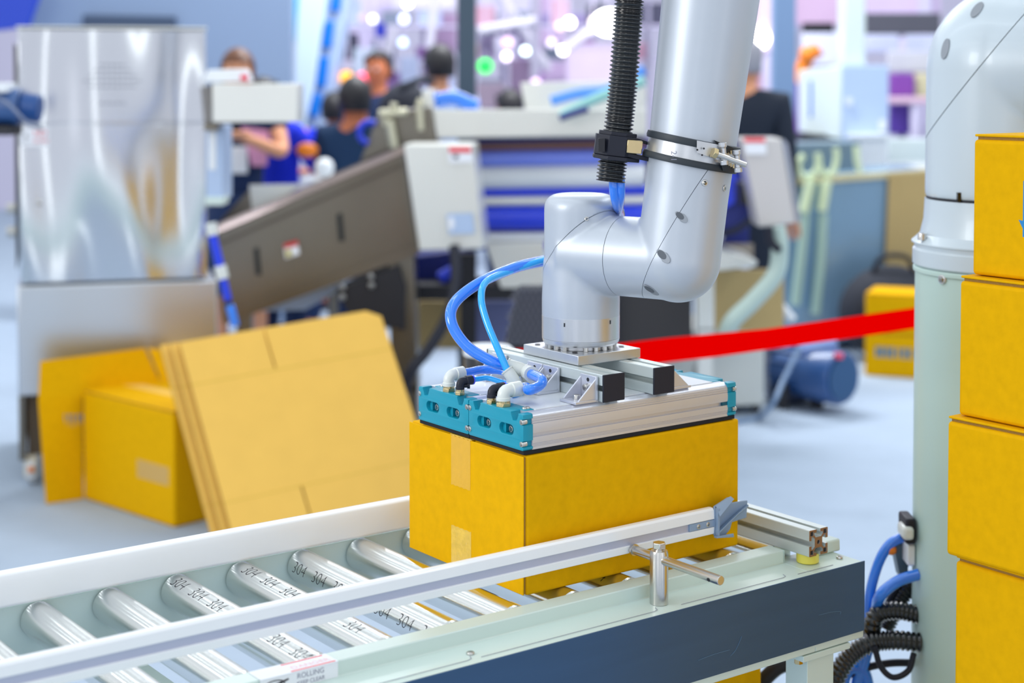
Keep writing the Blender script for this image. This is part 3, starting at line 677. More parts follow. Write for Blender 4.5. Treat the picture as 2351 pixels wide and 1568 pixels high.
# the same arm comes back down to its shoulder: upper arm above the picture, shoulder and base at the right
YP=2.92; SX=at(2130,350,YP).x+.15
Sb=Vector((SX,YP,0)); zbase=1.55-(625-179)/FPX*YP
def zz(y): return 1.55-(y-179)/FPX*YP
top=P1+fd*.70; elb=Vector((.62,2.60,2.25)); sh=Vector((SX,YP,zz(158))); bd2=Vector((.68,-.73,0)).normalized()
b=MB(); b.lathe((SX,YP,zz(612)),EZ,[(.166,0),(.171,.004),(.171,.030),(.168,.034),(.168,.040),(.173,.042),(.173,zz(548)-zz(612)-.006),(.166,zz(548)-zz(612)),(.158,zz(538)-zz(612)),(.152,zz(505)-zz(612)),(.150,zz(457)-zz(612)),(.11,zz(457)-zz(612))],72)
rbase=b.build('robot_base',WROB,rb,ang=28)
screw(rbase,(SX-.166,YP-.03,zz(548)),EZ,.008,.012)
b=MB(); b.lathe((SX,YP,zz(459)),EZ,[(.1475,0),(.1475,.006)],48); b.build('joint_ring',DARK,rb)
shm=merged([lambda b:b.cyl(Vector((SX,YP,zz(455))),sh,.150,n=48),lambda b:b.sphere(sh,.1505,24),lambda b:b.cyl(sh,sh+bd2*.26,.146,n=48)],.005,.5,14)
cn2=Vector((-.72,.28,.62)).normalized(); cp2=sh+cn2*.035
meshobj(cutmesh(shm,cp2,cn2,False,.0006),'shoulder_housing',WROB,rb)
sc_=meshobj(cutmesh(shm,cp2,cn2,True,.0008),'shoulder_cap',WROB,rb)
for (x,y) in ((2170,112),(2243,22)):
    r=ray(x,y).normalized(); oc_=_C-sh; Bq=2*r.dot(oc_); Dq=max(0,Bq*Bq-4*(oc_.dot(oc_)-.1507**2)); p=_C+r*((-Bq-math.sqrt(Dq))/2); n=(p-sh).normalized()
    b=MB(axis_frm(p-n*.001,n)); b.prism([(.010*math.cos(a),.019*math.sin(a),0) for a in [PI/8*i for i in range(16)]],(0,0,.0016)); b.build('screw_pocket',HOLEM,sc_)
p=surf(2201,455,(SX,YP,0),EZ,.150); b=MB(Matrix.Translation(p)); b.box(-.003,.003,-.004,.004,-.006,.010); b.build('alignment_mark',BLKG,rb)
s2=sh+bd2*.26; mid=s2+Vector((0,0,.85))
b=MB(); b.cyl(s2-bd2*.002,s2+bd2*.20,.150,n=48); b.build('upper_arm_joint',WROB,rb,bevel=.03,seg=4)
up0=s2+bd2*.10; up1=Vector((up0.x-.05,up0.y,2.30))
b=MB(); b.loft([up0,up1],[.095,.085],48); b.build('upper_arm',SILVER,rb)
b=MB(); b.loft(cr([up1-EZ*.05,up1+Vector((-.06,0,.06)),(up1+top)/2+EZ*.16,top+Vector((.05,0,.06)),top-fd*.02],8),.088,32); b.build('arm_elbow',SILVER,rb)
# pedestal
pd=thing('robot_pedestal','pale green square column carrying the robot base behind the carton stack','pedestal',(SX,YP,0))
b=MB(); b.cyl((SX,YP,.02),(SX,YP,zz(612)-.012),.166,n=72); b.build('column',PED,pd)
b=MB(); b.cyl((SX,YP,zz(612)-.0115),(SX,YP,zz(612)-.0005),.170,n=72); b.build('top_plate',PED,pd,bevel=.003)
b=MB(); b.box(SX-.24,SX+.24,YP-.24,YP+.24,0,.02); b.build('foot_plate',PED,pd,bevel=.003)
pp=surf(2165,641,(SX,YP,0),EZ,.166); screw(pd,pp,(pp-Vector((SX,YP,pp.z))),.009,.004,name='column_screw')

# ---- hose conduit and clamp on the forearm
cyH=2.475
cd=thing('cable_conduit','black corrugated cable conduit running down beside the robot forearm','conduit',at(1405,415,cyH))
path=cr([at(1402,416,cyH),at(1407,370,cyH),at(1418,310,cyH),at(1430,200,cyH),at(1441,60,cyH),at(1449,-60,cyH),at(1462,-260,cyH),at(1480,-420,cyH)],170)
acc=0; P2=[path[0]]; 
for q in path[1:]:
    if (q-P2[-1]).length>=.00125: P2.append(q)
rs=[.0228 if (i%4 in (0,1)) else .0192 for i in range(len(P2))]
b=MB(); b.loft(P2,rs,28); b.build('corrugated_hose',BLKG,cd,ang=70)
cl=thing('hose_clamp','black plastic hose bracket with steel band clamped round the forearm','clamp',at(1415,335,cyH))
hc=at(1414,334,cyH)
def hexb(c,r,h,tilt,name,m):
    b=MB(frm(c,(1,.0,-.12),(0,1,0),(.12,0,1))); b.prism([(r*1.03*math.cos(PI/4*i+PI/8),r*math.sin(PI/4*i+PI/8),-h/2) for i in range(8)],(0,0,h)); return b.build(name,m,cl,bevel=.001)
hexb(hc,.034,.031,0,'bracket_body',BLACK); hexb(hc-Vector((0,0,.019)),.037,.006,0,'bracket_rim',BLACK); hexb(hc+Vector((.003,0,.018)),.030,.006,0,'bracket_rim',BLACK)
b=MB(); p=at(1381,333,cyH-.032); b.box(p.x-.005,p.x+.005,p.y-.002,p.y+.006,p.z-.010,p.z+.010); b.build('bracket_slot',DARK,cl)
p=at(1456,337,cyH-.02); b=MB(frm(p,(1,.2,-.1),(0,1,0),(.1,0,1))); b.box(-.012,.012,-.010,.012,-.010,.010); b.build('brass_block',BRASS,cl,bevel=.001)
p=at(1458,358,cyH-.01); b=MB(frm(p,(1,.2,-.2),(0,1,0),(.1,0,1))); b.box(-.022,.024,-.014,.016,-.004,.003); b.build('bracket_arm',BLACK,cl,bevel=.001)
p=at(1458,318,cyH-.0); b=MB(frm(p,(1,.2,-.35),(0,1,0),(.1,0,1))); b.box(-.022,.020,-.010,.014,-.003,.002); b.build('bracket_arm',BLACK,cl,bevel=.001)
hB=.166; cB=P1+fd*hB; rB=forearm_r(hB); tdir=(fd+Vector((.07,-.07,0))).normalized()
b=MB(); b.lathe(cB+tdir*.011,tdir,[(rB-.001,0),(rB+.0055,0),(rB+.0065,.004),(rB+.0055,.010),(rB+.0012,.011),(rB+.0,.011)],72); b.build('rubber_band',RUBBER,cl)
b=MB(); b.lathe(cB-tdir*.019,tdir,[(rB-.004,0),(rB+.0065,0),(rB+.0075,.005),(rB+.0055,.010),(rB-.001,.010)],72); b.build('rubber_band',RUBBER,cl)
b=MB(); b.lathe(cB-tdir*.0095,tdir,[(rB-.002,0),(rB+.0024,.0),(rB+.0024,.0205),(rB-.001,.0205)],72); sb=b.build('steel_band',MACH,cl)
# bolt assembly at the right
pa=at(1641,352,2.385); pe=at(1712,379,2.40); dd=(pe-pa).normalized()
b=MB(); hexprism(b,pa-dd*.004,dd,.0085,.007); b.build('clamp_bolt_head',BRASS,cl,bevel=.0006)
b=MB(); b.cyl(pa,pe,.0042,n=20); b.build('clamp_bolt',STEEL,cl,bevel=.0006)
for q in (at(1661,353,2.392),at(1693,370,2.400)):
    dz=(EZ+dd*-.12).normalized(); b=MB(); b.lathe(q-dz*.0165,dz,[(.0062,0),(.0062,.006),(.0045,.008),(.0045,.025),(.0062,.027),(.0062,.033)],16); b.build('trunnion',MACH,cl,bevel=.0005)
b=MB(); qa=at(1600,338,2.383); qb=at(1662,353,2.398)
b.prism([qa+EZ*.010,qb+EZ*.012,qb-EZ*.012,qa-EZ*.008],(0,.0015,0)); b.build('riveted_plate',MACH,cl)
for (x,y) in ((1601,344),(1612,356),(1616,341)):
    q=at(x,y,2.3815); b=MB(); b.cyl(q,q+Vector((0,.001,0)),.0015,n=10); b.build('rivet_hole',DARK,cl)
letter(sb,'2-1',at(1541,346,2.375),Vector((0,0,-1)),Vector((1,0,0)),.012,GREYINK)
b=MB(); qa=at(1672,345,2.41); qb=at(1715,360,2.44)
b.prism([at(1660,392,2.405),at(1694,398,2.42),at(1688,385,2.42),at(1655,375,2.40)],(0,.02,0)); b.prism([at(1640,322,2.40),at(1680,338,2.41),at(1695,352,2.43),at(1655,340,2.40)],(0,.02,0)); b.build('rubber_tab',RUBBER,cl)
for x in (1672,1678,1684):
    for y0,y1 in ((343,352),(372,381)):
        b=MB(); b.cyl(at(x,y0+(x-1672)*.4,2.415),at(x,y1+(x-1672)*.4,2.415),.0016,n=8); b.build('clamp_thread',BRASS,cl)
tube_thing('air_tube','left of two blue tubes coming out of the black conduit',[at(1408,400,cyH),at(1410,440,cyH),at(1416,470,2.50),at(1424,500,2.60),at(1400,560,2.66)],.0075,TUBE)
tube_thing('air_tube','right of two blue tubes coming out of the black conduit',[at(1424,400,cyH),at(1425,440,cyH),at(1422,470,2.505),at(1416,505,2.60),at(1390,560,2.68)],.0070,TUBE)
#@@MORE@@
# ================================================================== BACKGROUND MACHINES
def ext(name,m,parent,pts,vec,bevel=0,label=None):
    b=MB(); b.prism([at(*p) for p in pts],vec); return b.build(name,m,parent,bevel=bevel,label=label)
def rect(x0,y0,x1,y1,Y): return [(x0,y0,Y),(x1,y0,Y),(x1,y1,Y),(x0,y1,Y)]
def base_of(x,Y): q=at(x,400,Y); return (q.x,Y,0)
# ---- stainless cabinet at the left
Pc=at(47,655,6.1); MCB=Matrix.Translation((Pc.x,Pc.y,0))@Matrix.Rotation(R_(15.5),4,'Z')
CXD=MCB.to_3x3()@Vector((1,0,0)); CYD=MCB.to_3x3()@Vector((0,1,0))
def cabp(x,y,z): return MCB@Vector((x,y,z))
cab=thing('steel_cabinet','tall stainless steel machine cabinet on castors at the left','cabinet',cabp(.35,.4,0),R_(15.5))
def cbx(name,m,x0,x1,y0,y1,z0,z1,bev=.004,par=None,lab=None):
    b=MB(MCB); b.box(x0,x1,y0,y1,z0,z1); return b.build(name,m,par or cab,bevel=bev,label=lab)
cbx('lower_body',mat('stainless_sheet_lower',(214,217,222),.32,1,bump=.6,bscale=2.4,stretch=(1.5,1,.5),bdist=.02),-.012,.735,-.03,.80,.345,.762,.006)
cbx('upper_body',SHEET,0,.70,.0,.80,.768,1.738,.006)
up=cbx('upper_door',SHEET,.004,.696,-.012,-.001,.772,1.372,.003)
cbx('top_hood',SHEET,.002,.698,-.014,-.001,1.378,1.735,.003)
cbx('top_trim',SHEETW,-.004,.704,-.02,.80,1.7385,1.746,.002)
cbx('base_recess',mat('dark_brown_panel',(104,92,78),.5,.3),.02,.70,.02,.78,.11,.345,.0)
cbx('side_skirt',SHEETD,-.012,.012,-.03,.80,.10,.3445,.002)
b=MB(); b.sphere(at(90,465,6.10),.012,8); b.build('door_knob',STEEL,cab)
for r_,(n_,yy) in enumerate(((3,148),(5,165),(7,182),(9,195),(9,207))): pass
b=MB(MCB)
for r_,n_ in ((0,5),(1,7),(2,9),(3,11),(4,9),(7,5)):
    for k in range(n_): b.box(.345+(k-(n_-1)/2)*.020-.006,.345+(k-(n_-1)/2)*.020+.006,-.0152,-.0138,1.600-r_*.021-.003,1.600-r_*.021+.003)
vt=b.build('vent_slots',mat('vent_shade',(120,124,136),.6),cab); vt['kind']='stuff'
st=cbx('warning_sticker',PAPER,.006,.108,-.0135,-.012,1.292,1.360,0)
letter(st,'!',cabp(.02,-.0137,1.305),CXD,EZ,.05,INK); letter(st,'NO',cabp(.055,-.0137,1.33),CXD,EZ,.03,REDINK); letter(st,'ENTRY',cabp(.055,-.0137,1.305),CXD,EZ,.018,REDINK)
for (x,y) in ((.03,.0),(.70,.0),(.03,.72)):
    b=MB(MCB); b.cyl((x-.016,y+.02,.052),(x+.016,y+.02,.052),.052,n=24); w_=b.build('castor_wheel',WHITEP,cab,bevel=.004)
    b=MB(MCB); b.prism([(x-.024,y-.01,.03),(x-.024,y+.06,.03),(x-.024,y+.06,.11),(x-.024,y-.01,.11)],(.048,0,0)); b.build('castor_fork',mat('cream_paint',(224,218,200),.5),cab,bevel=.004)
    b=MB(MCB); b.box(x-.010,x+.012,y-.036,y-.030,.055,.075); b.build('castor_brake',ORANGE,w_)
for zz_ in (.96,1.05):
    b=MB(MCB); b.cyl((-.05,.08,zz_),(-.012,.08,zz_),.022,n=20); b.build('side_knob',STEEL,cab,bevel=.003)
b=MB(MCB); b.box(-.016,-.012,.05,.74,.82,1.68); b.build('side_door',SHEETD,cab,bevel=.003)  # dull sheet puts the left side's darker reflections into the colour
# blue gear motor in front of its left corner
mt=thing('gear_motor','blue gear motor with grey cable at the far left picture edge','motor',base_of(-30,5.75))
a=at(-60,245,5.75); c_=at(50,245,5.75); 
b=MB(); b.cyl(a,c_,.066,n=28); b.build('motor_body',MOTOR,mt,bevel=.006)
b=MB(); b.cyl(c_,at(93,250,5.75),.050,n=28); b.build('motor_end',mat('deep_blue_paint',(6,66,132),.35),mt,bevel=.006)
b=MB(); b.box(a.x-.02,c_.x-.03,5.68,5.80,a.z+.05,a.z+.085); b.build('terminal_box',WHITEP,mt,bevel=.006)
b=MB(); b.box(a.x-.02,c_.x-.02,5.68,5.82,a.z-.10,a.z-.066); b.build('mount_plate',DARK,mt,bevel=.003)
b=MB(); b.box(a.x-.06,a.x-.0,5.70,5.78,0,a.z-.066); b.build('stand_post',SHEETD,mt)
b=MB(); b.loft(cr([at(-20,215,5.66),at(20,240,5.66),at(60,280,5.66),at(85,290,5.72),at(95,296,6.0)],8),.006,8); b.build('motor_cable',mat('grey_cable',(110,122,150),.5),mt)
# ---- control box with a push button
kb=ext('control_box',SHEETD,cab,[(462,200,6.12),(488,193,5.97),(488,281,5.97),(470,300,6.12)],(0,.10,0))
ext('box_body',SHEETW,kb,rect(487,192,684,281,5.95),(0,.16,0),.004)
ext('box_side',SHEETD,kb,[(466,205,6.02),(486,193,5.955),(486,280,5.955),(470,282,6.02)],(0,.12,0))
ext('box_lid',WHITEP,kb,[(476,160,5.98),(560,158,5.98),(572,188,5.96),(466,190,5.98)],(0,.12,0),.005)
b=MB(); p=at(561,180,5.94); b.cyl(p+Vector((0,.0,-.006)),p+Vector((0,0,.014)),.014,n=16); b.build('push_button',mat('red_button',(240,50,80),.3),kb)
ext('box_bracket',SHEETD,kb,rect(468,283,500,300,6.02),(0,.10,0))
sb_=ext('switch_box',CABG,cab,rect(473,288,512,460,6.06),(0,.20,0),.004)
ext('box_window',WHITEP,sb_,rect(479,302,496,390,6.055),(0,.004,0)); ext('box_foot',WHITEM,sb_,rect(471,452,513,472,6.05),(0,.12,0),.004)
# blue air line hanging by the cabinet
al=thing('air_line','segmented blue air line with grey connectors hanging between cabinet and inclined conveyor','hose',at(540,745,5.7))
for (x0,y0,x1,y1,m_,r_) in ((488,540,505,610,MBLUE,.016),(505,610,512,640,LGREY,.022),(512,640,524,690,MBLUE,.014),(524,690,528,706,DARK,.013),(528,700,540,748,TUBE,.016),(484,512,489,540,LGREY,.02)):
    b=MB(); b.cyl(at(x0,y0,5.75),at(x1,y1,5.75),r_,n=14); b.build('hose_segment' if m_ in (MBLUE,TUBE,DARK) else 'hose_connector',m_,al,bevel=.002)
# ---- inclined stainless conveyor
ic=thing('inclined_conveyor','inclined dull stainless trough conveyor rising to the right behind the flat cartons','conveyor',base_of(740,6.5))
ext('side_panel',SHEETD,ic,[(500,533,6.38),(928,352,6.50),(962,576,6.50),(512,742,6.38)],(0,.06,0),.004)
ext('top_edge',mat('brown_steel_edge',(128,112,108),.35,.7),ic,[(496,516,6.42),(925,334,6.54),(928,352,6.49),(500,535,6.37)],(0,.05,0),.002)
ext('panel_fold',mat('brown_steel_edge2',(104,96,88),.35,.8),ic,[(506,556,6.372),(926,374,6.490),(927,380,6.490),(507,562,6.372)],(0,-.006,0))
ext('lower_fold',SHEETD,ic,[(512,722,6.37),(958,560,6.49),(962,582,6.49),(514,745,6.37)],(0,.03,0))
ext('back_panel',SHEETD,ic,[(500,516,6.9),(925,330,7.0),(962,560,7.0),(510,725,6.9)],(0,.03,0))
ext('hopper_side',SHEETD,ic,[(500,512,6.9),(578,430,6.9),(578,520,6.9),(560,540,6.9)],(0,.05,0))
for (x,y) in ((589,600),(780,522)):
    ext('slot_opening',mat('dark_slot',(18,26,30),.6),ic,[(x-6,y-30,6.385+.0002*(x-500)),(x+5,y-33,6.385+.0002*(x-500)),(x+11,y+31,6.385+.0002*(x-500)),(x-1,y+32,6.385+.0002*(x-500))],(0,-.01,0),.003)
s_=ext('warning_sticker',PAPER,ic,[(651,560,6.40),(683,551,6.41),(688,583,6.41),(656,594,6.40)],(0,-.006,0))
ext('red_band',mat('red_sticker',(200,60,60),.5),s_,[(651,560,6.393),(683,551,6.403),(685,562,6.403),(653,571,6.393)],(0,-.002,0)); ext('yellow_patch',mat('yellow_sticker',(190,180,80),.5),s_,[(656,576,6.393),(668,573,6.395),(670,587,6.395),(658,590,6.393)],(0,-.002,0))
ext('discharge_plate',CABG,ic,[(560,716,6.6),(775,640,6.6),(798,655,6.6),(700,712,6.6)],(0,.3,0),.004)
ext('pivot_bracket',DARK,ic,[(770,668,6.45),(915,610,6.45),(930,660,6.45),(928,760,6.45),(800,720,6.45)],(0,.25,0),.004)
ext('support_column',SHEETD,ic,[(890,600,6.5),(950,580,6.5),(960,900,6.5),(900,900,6.5)],(0,.2,0),.004)
q=at(925,900,6.5); b=MB(); b.box(q.x-.06,q.x+.06,6.5,6.7,0,q.z+.02); b.build('support_column',SHEETD,ic)
q=at(560,740,6.5); b=MB(); b.box(q.x-.03,q.x+.03,6.5,6.56,0,q.z+.06); b.build('support_leg',SHEETD,ic)
for (x,y) in ((787,660),(852,635),(853,655),(787,682)):
    screw(ic,at(x,y,6.44),(0,-1,0),.012,.01,name='pivot_bolt')
wp=ext('end_cover',SHEETW,ic,[(927,331,6.35),(1084,331,6.35),(1111,571,6.35),(962,576,6.35)],(.02,.22,0),.006,label='bright white steel end cover')
s_=ext('warning_sticker',PAPER,wp,[(1027,336,6.34),(1083,336,6.34),(1086,372,6.34),(1032,374,6.34)],(0,-.004,0)); ext('red_band',REDINK,s_,[(1030,338,6.335),(1081,338,6.335),(1082,350,6.335),(1031,350,6.335)],(0,-.002,0)); ext('pictogram',INK,s_,[(1040,356,6.335),(1052,355,6.335),(1052,364,6.335),(1041,364,6.335)],(0,-.002,0))
s_=ext('type_plate',CABG,wp,[(1025,491,6.34),(1085,489,6.34),(1090,536,6.34),(1030,538,6.34)],(0,-.004,0)); ext('round_mark',PAPER,s_,[(1030,500,6.335),(1040,497,6.335),(1044,515,6.335),(1036,532,6.335),(1030,520,6.335)],(0,-.002,0))
ext('inner_guide',SHEETW,ic,[(572,425,6.7),(700,423,6.7),(580,492,6.7)],(0,.02,0)); 
hp=thing('steel_hopper','steel hopper with valve handles standing over the inclined conveyor','hopper',base_of(900,6.8))
ext('hopper_body',SHEETD,hp,[(825,375,6.75),(868,262,6.75),(990,245,6.75),(1005,330,6.75),(925,333,6.75)],(0,.4,0),.006)
for (x0,y0,x1,y1,r_) in ((870,262,935,258,.018),(903,250,905,236,.016),(893,275,905,340,.02),(962,235,966,300,.014),(880,250,884,290,.012),(968,228,965,240,.018)):
    b=MB(); b.cyl(at(x0,y0,6.68),at(x1,y1,6.68),r_,n=14); b.build('valve_pipe',mat('cream_metal',(214,210,184),.3,.6),hp,bevel=.003)
q=at(920,330,6.9); b=MB(); b.box(q.x-.03,q.x+.03,6.98,7.04,0,q.z); b.build('stand_post',SHEETD,hp)
b=MB(); b.loft([at(850,305,6.7)+Vector((.045*math.cos(a),0,.045*math.sin(a))) for a in [R_(60)+R_(22)*i for i in range(10)]],.014,12); solo(b,'hose_loop',MBLUE,'small royal blue hose loop hanging at the hopper','hose')
# black hose under the end cover
b=MB(); b.loft(cr([at(1043,565,6.3),at(1046,640,6.25),at(1030,720,6.2),at(985,800,6.15),at(940,860,6.1),at(915,960,6.1),onz(905,1095)+EZ*.03],8),.022,14); solo(b,'drain_hose',BLACK,'thick black hose hanging from the white end cover down to the left','hose')
# ---- blue and white roll machine in the middle
rmn=thing('roll_machine','blue and white roll feeding machine behind the robot wrist','machine',base_of(1290,7.0))
ext('frame_side',MNAVY,rmn,[(1085,322,7.2),(1480,318,7.2),(1720,330,7.2),(1720,570,7.2),(1085,575,7.2)],(0,.05,0),.004)
for (y,r_,m_,x1) in ((362,.040,mat('pale_violet_gloss',(120,140,240),.15,coat=.6),1480),(408,.050,WHITEP,1480),(441,.022,MBLUE,1660),(463,.024,SHEETW,1660),(502,.052,MBLUE,1660),(545,.022,WHITEP,1660),(566,.016,MBLUE,1480)):
    b=MB(); b.cyl(at(1100,y,6.95),at(x1,y-6,6.95),r_,n=28); b.build('roll',m_,rmn,bevel=.004)
ext('top_panel',MNAVY,rmn,[(1080,318,6.9),(1482,313,6.9),(1482,340,6.9),(1080,345,6.9)],(0,.3,0),.003)
ext('brown_rail',mat('brown_bar',(110,72,64),.5),rmn,[(1090,332,6.88),(1482,322,6.88),(1482,340,6.88),(1090,345,6.88)],(0,.1,0))
b=MB(); b.cyl(at(1655,450,6.7),at(1655,450,6.95),.14,n=36); b.build('end_wheel',MNAVY,rmn,bevel=.01)
b=MB(); b.cyl(at(1650,430,6.68),at(1650,430,6.70),.09,n=36); b.build('wheel_face',MBLUE,rmn,bevel=.004)
b=MB(); b.loft([at(1655,450,6.66)+Vector((.155*math.cos(a),0,.155*math.sin(a))) for a in [PI*2*i/24 for i in range(25)]],.012,10); b.build('drive_belt',BLACK,rmn)
ext('white_skirt',SHEETW,rmn,[(1115,560,6.85),(1250,556,6.85),(1250,660,6.85),(1150,662,6.85)],(0,.3,0),.004)
ext('lower_frame',DARK,rmn,[(930,655,6.9),(1240,655,6.9),(1240,690,6.9),(930,690,6.9)],(0,.3,0),.004)
for x in (1075,1385): 
    q=at(x,600,6.9); b=MB(); b.box(q.x-.035,q.x+.035,6.9,6.97,0,q.z+.03); b.build('machine_leg',DARK,rmn)
ext('blue_cylinder_cover',MNAVY,rmn,[(940,590,7.1),(1090,570,7.1),(1090,655,7.1),(940,655,7.1)],(0,.2,0),.01)
b=MB(); b.cyl(at(1010,640,6.98),at(1085,600,6.98),.03,n=16); b.build('pneumatic_cylinder',MBLUE,rmn,bevel=.004)
ext('lower_panel',mat('dark_recess',(62,60,62),.5,.2),rmn,[(1420,560,7.0),(1590,560,7.0),(1590,790,7.0),(1420,800,7.0)],(0,.5,0),.004)
ext('lower_shelf',mat('bluish_shelf',(120,128,176),.5),rmn,[(1085,690,7.3),(1420,690,7.3),(1420,800,7.3),(1085,800,7.3)],(0,.2,0),.004)
ext('ochre_panel',OCHRE,rmn,[(960,690,7.4),(1060,690,7.4),(1060,800,7.4),(960,800,7.4)],(0,.2,0),.004)
# white tray on top
ty=thing('white_tray','long white tray with blue cloth in it on top of the roll machine','tray',at(1230,318,6.9))
ext('tray_front',SHEETW,ty,[(995,252,6.75),(1485,250,6.75),(1485,306,6.75),(1003,318,6.75)],(0,.02,0),.003)
ext('tray_side',SHEETW,ty,[(968,208,6.77),(992,206,6.77),(1002,318,6.77),(985,318,6.77)],(0,.5,0),.003)
ext('tray_floor',SHEETW,ty,[(1000,310,6.76),(1485,304,6.76),(1485,312,6.76),(1000,318,6.76)],(0,.5,0),.002)
ext('tray_back',SHEETW,ty,[(1195,190,7.3),(1485,185,7.3),(1485,300,7.3),(1215,300,7.3)],(0,.02,0),.003)
for k,(pts,lb,m_) in enumerate((([(1000,232,6.95),(1040,226,6.95),(1070,236,6.95),(1095,248,6.95)],'bright blue cloth bundle at the left end of the tray',TUBE),([(1265,232,6.9),(1330,215,6.9),(1400,205,6.9),(1480,160,6.9)],'pale blue cloth strip lying across the tray',mat('sky_cloth',(90,150,236),.7)),([(1290,266,6.7),(1340,240,6.7),(1390,218,6.7),(1480,185,6.7)],'mint green cloth strip hanging over the tray edge',mat('mint_cloth',(150,206,202),.7)),([(1285,272,6.66),(1310,262,6.66),(1350,250,6.66)],'dark blue tip of a strap on the tray edge',MNAVY))):
    b=MB(); b.loft(cr([at(*p) for p in pts],8),[.034 if k==0 else .022 if k<3 else .014]*(len(pts)*8-7),12); solo(b,'cloth_strip',m_,lb,'cloth')
# ---- steel panel right of the arm with its pale hose
sbp=ext('junction_box',mat('sheet_beige',(206,202,200),.3,.3),rmn,[(1702,318,6.3),(1795,318,6.3),(1828,512,6.3),(1742,522,6.3)],(.0,.2,0),.006)
ext('box_side',mat('sheet_side',(150,156,168),.3,.4),sbp,[(1795,318,6.3),(1806,330,6.5),(1836,505,6.5),(1828,512,6.3)],(.004,0,0))
s_=ext('warning_sticker',PAPER,sbp,[(1708,316,6.29),(1757,316,6.29),(1760,354,6.29),(1712,354,6.29)],(0,-.004,0)); ext('red_band',REDINK,s_,[(1708,316,6.285),(1756,316,6.285),(1757,327,6.285),(1709,327,6.285)],(0,-.002,0))
ext('box_arm',DARK,rmn,[(1700,420,6.5),(1760,420,6.5),(1760,470,6.5),(1700,470,6.5)],(0,.75,0))
b=MB(); b.loft(cr([at(1783,520,6.25),at(1790,570,6.25),at(1780,630,6.25),at(1730,690,6.25),at(1680,740,6.25),at(1660,790,6.3)],8),.034,18); solo(b,'flexible_duct',HOSEG,'thick pale grey hose curving down from the junction box','hose')
b=MB(); b.loft(cr([at(1765,520,6.2),at(1770,555,6.2),at(1790,575,6.2)],6),.016,12); solo(b,'cable_gland_hose',BLACK,'short dark cable under the junction box','cable')
# machine table + pale base
tb=thing('machine_table','white topped steel table behind the robot wrist','table',base_of(1690,6.9))
ext('table_top',SHEETW,tb,[(1620,560,6.6),(1660,575,6.6),(1740,600,6.6),(1735,612,6.6),(1620,625,6.6)],(0,.4,0),.004)
ext('table_post',SHEETW,tb,rect(1600,620,1640,760,6.7),(0,.1,0),.004)
ext('table_panel',OCHRE,tb,rect(1640,620,1800,760,6.95),(0,.04,0))
ext('table_apron',mat('steel_brown_grey',(150,140,128),.4,.3),tb,rect(1640,560,1730,600,7.01),(0,.02,0))  # apron in one even brown-grey
q=at(1620,760,6.7); b=MB(); b.box(q.x-.03,q.x+.03,6.7,6.8,0,q.z+.01); b.build('table_post',SHEETW,tb)
mb_=thing('equipment_box','pale grey painted machine base box on the carpet behind the ribbon','machine base',base_of(1590,7.0))
PBASE=mat('pale_base_paint',(204,208,204),.4,.1)
ext('base_body',PBASE,mb_,[(1420,758,7.35),(1755,756,7.35),(1755,930,7.35),(1420,945,7.35)],(0,.5,0),.008)
ext('slot_opening',DARK,mb_,rect(1594,842,1608,868,7.345),(0,-.006,0),.002)
for x in (1440,1735): q=at(x,935,7.45); b=MB(); b.cyl((q.x,7.45,0),(q.x,7.45,q.z+.05),.02,n=12); b.build('levelling_foot',DARK,mb_)
cp_=thing('pump_fittings','bundle of white and teal hose fittings on the machine base','pipe fitting',at(1750,755,7.4))
for (x0,y0,x1,y1,r_,m_) in ((1730,712,1790,700,.028,WHITEP),(1790,700,1820,735,.022,WHITEP),(1725,735,1750,728,.022,TEAL),(1755,742,1780,738,.016,YEL),(1745,705,1745,755,.02,SHEETD)):
    b=MB(); b.cyl(at(x0,y0,7.4),at(x1,y1,7.4),r_,n=14); b.build('fitting',m_,cp_,bevel=.003)
# tank and guard behind
tk=thing('steel_tank','blue tinted reflective steel tank with two pale vertical pipes behind the motor','tank',base_of(1950,9.15))
ext('tank_wall',TANK,tk,[(1800,398,9.15),(2130,388,9.15),(2130,760,9.15),(1800,800,9.15)],(0,.5,0),.01)
ext('tank_rim',mat('ochre_rim',(214,204,164),.4,.3),tk,[(1820,408,9.13),(2130,388,9.13),(2130,402,9.13),(1820,426,9.13)],(0,.05,0),.003)
ext('upper_guard',mat('guard_blue_grey',(112,134,150),.3,.3),tk,[(1795,330,9.25),(1975,326,9.25),(1975,404,9.25),(1795,412,9.25)],(0,.3,0),.006)  # upper guard in one even blue-grey
ext('brown_side',OCHRE,tk,[(2040,400,9.12),(2130,395,9.12),(2130,640,9.12),(2030,640,9.12)],(0,-.01,0))
for pts in ([(1845,355),(1833,375),(1838,398),(1855,405),(1872,395),(1880,370),(1876,352)],[(1876,352),(1882,385),(1900,402),(1915,390),(1921,360),(1918,340)],[(1966,335),(1968,370),(1974,395)]):
    b=MB(); b.loft(cr([at(x,y,9.05) for x,y in pts],5),.018,10); b.build('loop_pipe',LIMEG,tk)
for (x0,y0,x1,y1) in ((1862,412,1845,488),(1898,415,1886,485)):
    b=MB(); b.cyl(at(x0,y0,9.03),at(x1,y1,9.03),.030,n=14); b.build('bright_pipe',LIMEG,tk,bevel=.006)
for pts in ([(1848,490),(1842,560),(1826,700)],[(1890,490),(1884,600),(1872,720)]):
    b=MB(); b.loft(cr([at(x,y,9.05) for x,y in pts],5),.028,10); b.build('pale_pipe',mat('pale_pipe_green',(168,196,184),.4),tk)
for x in (1830,2100): q=at(x,760,9.35); b=MB(); b.box(q.x-.03,q.x+.03,9.25,9.35,0,q.z+.05); b.build('tank_leg',SHEETD,tk)
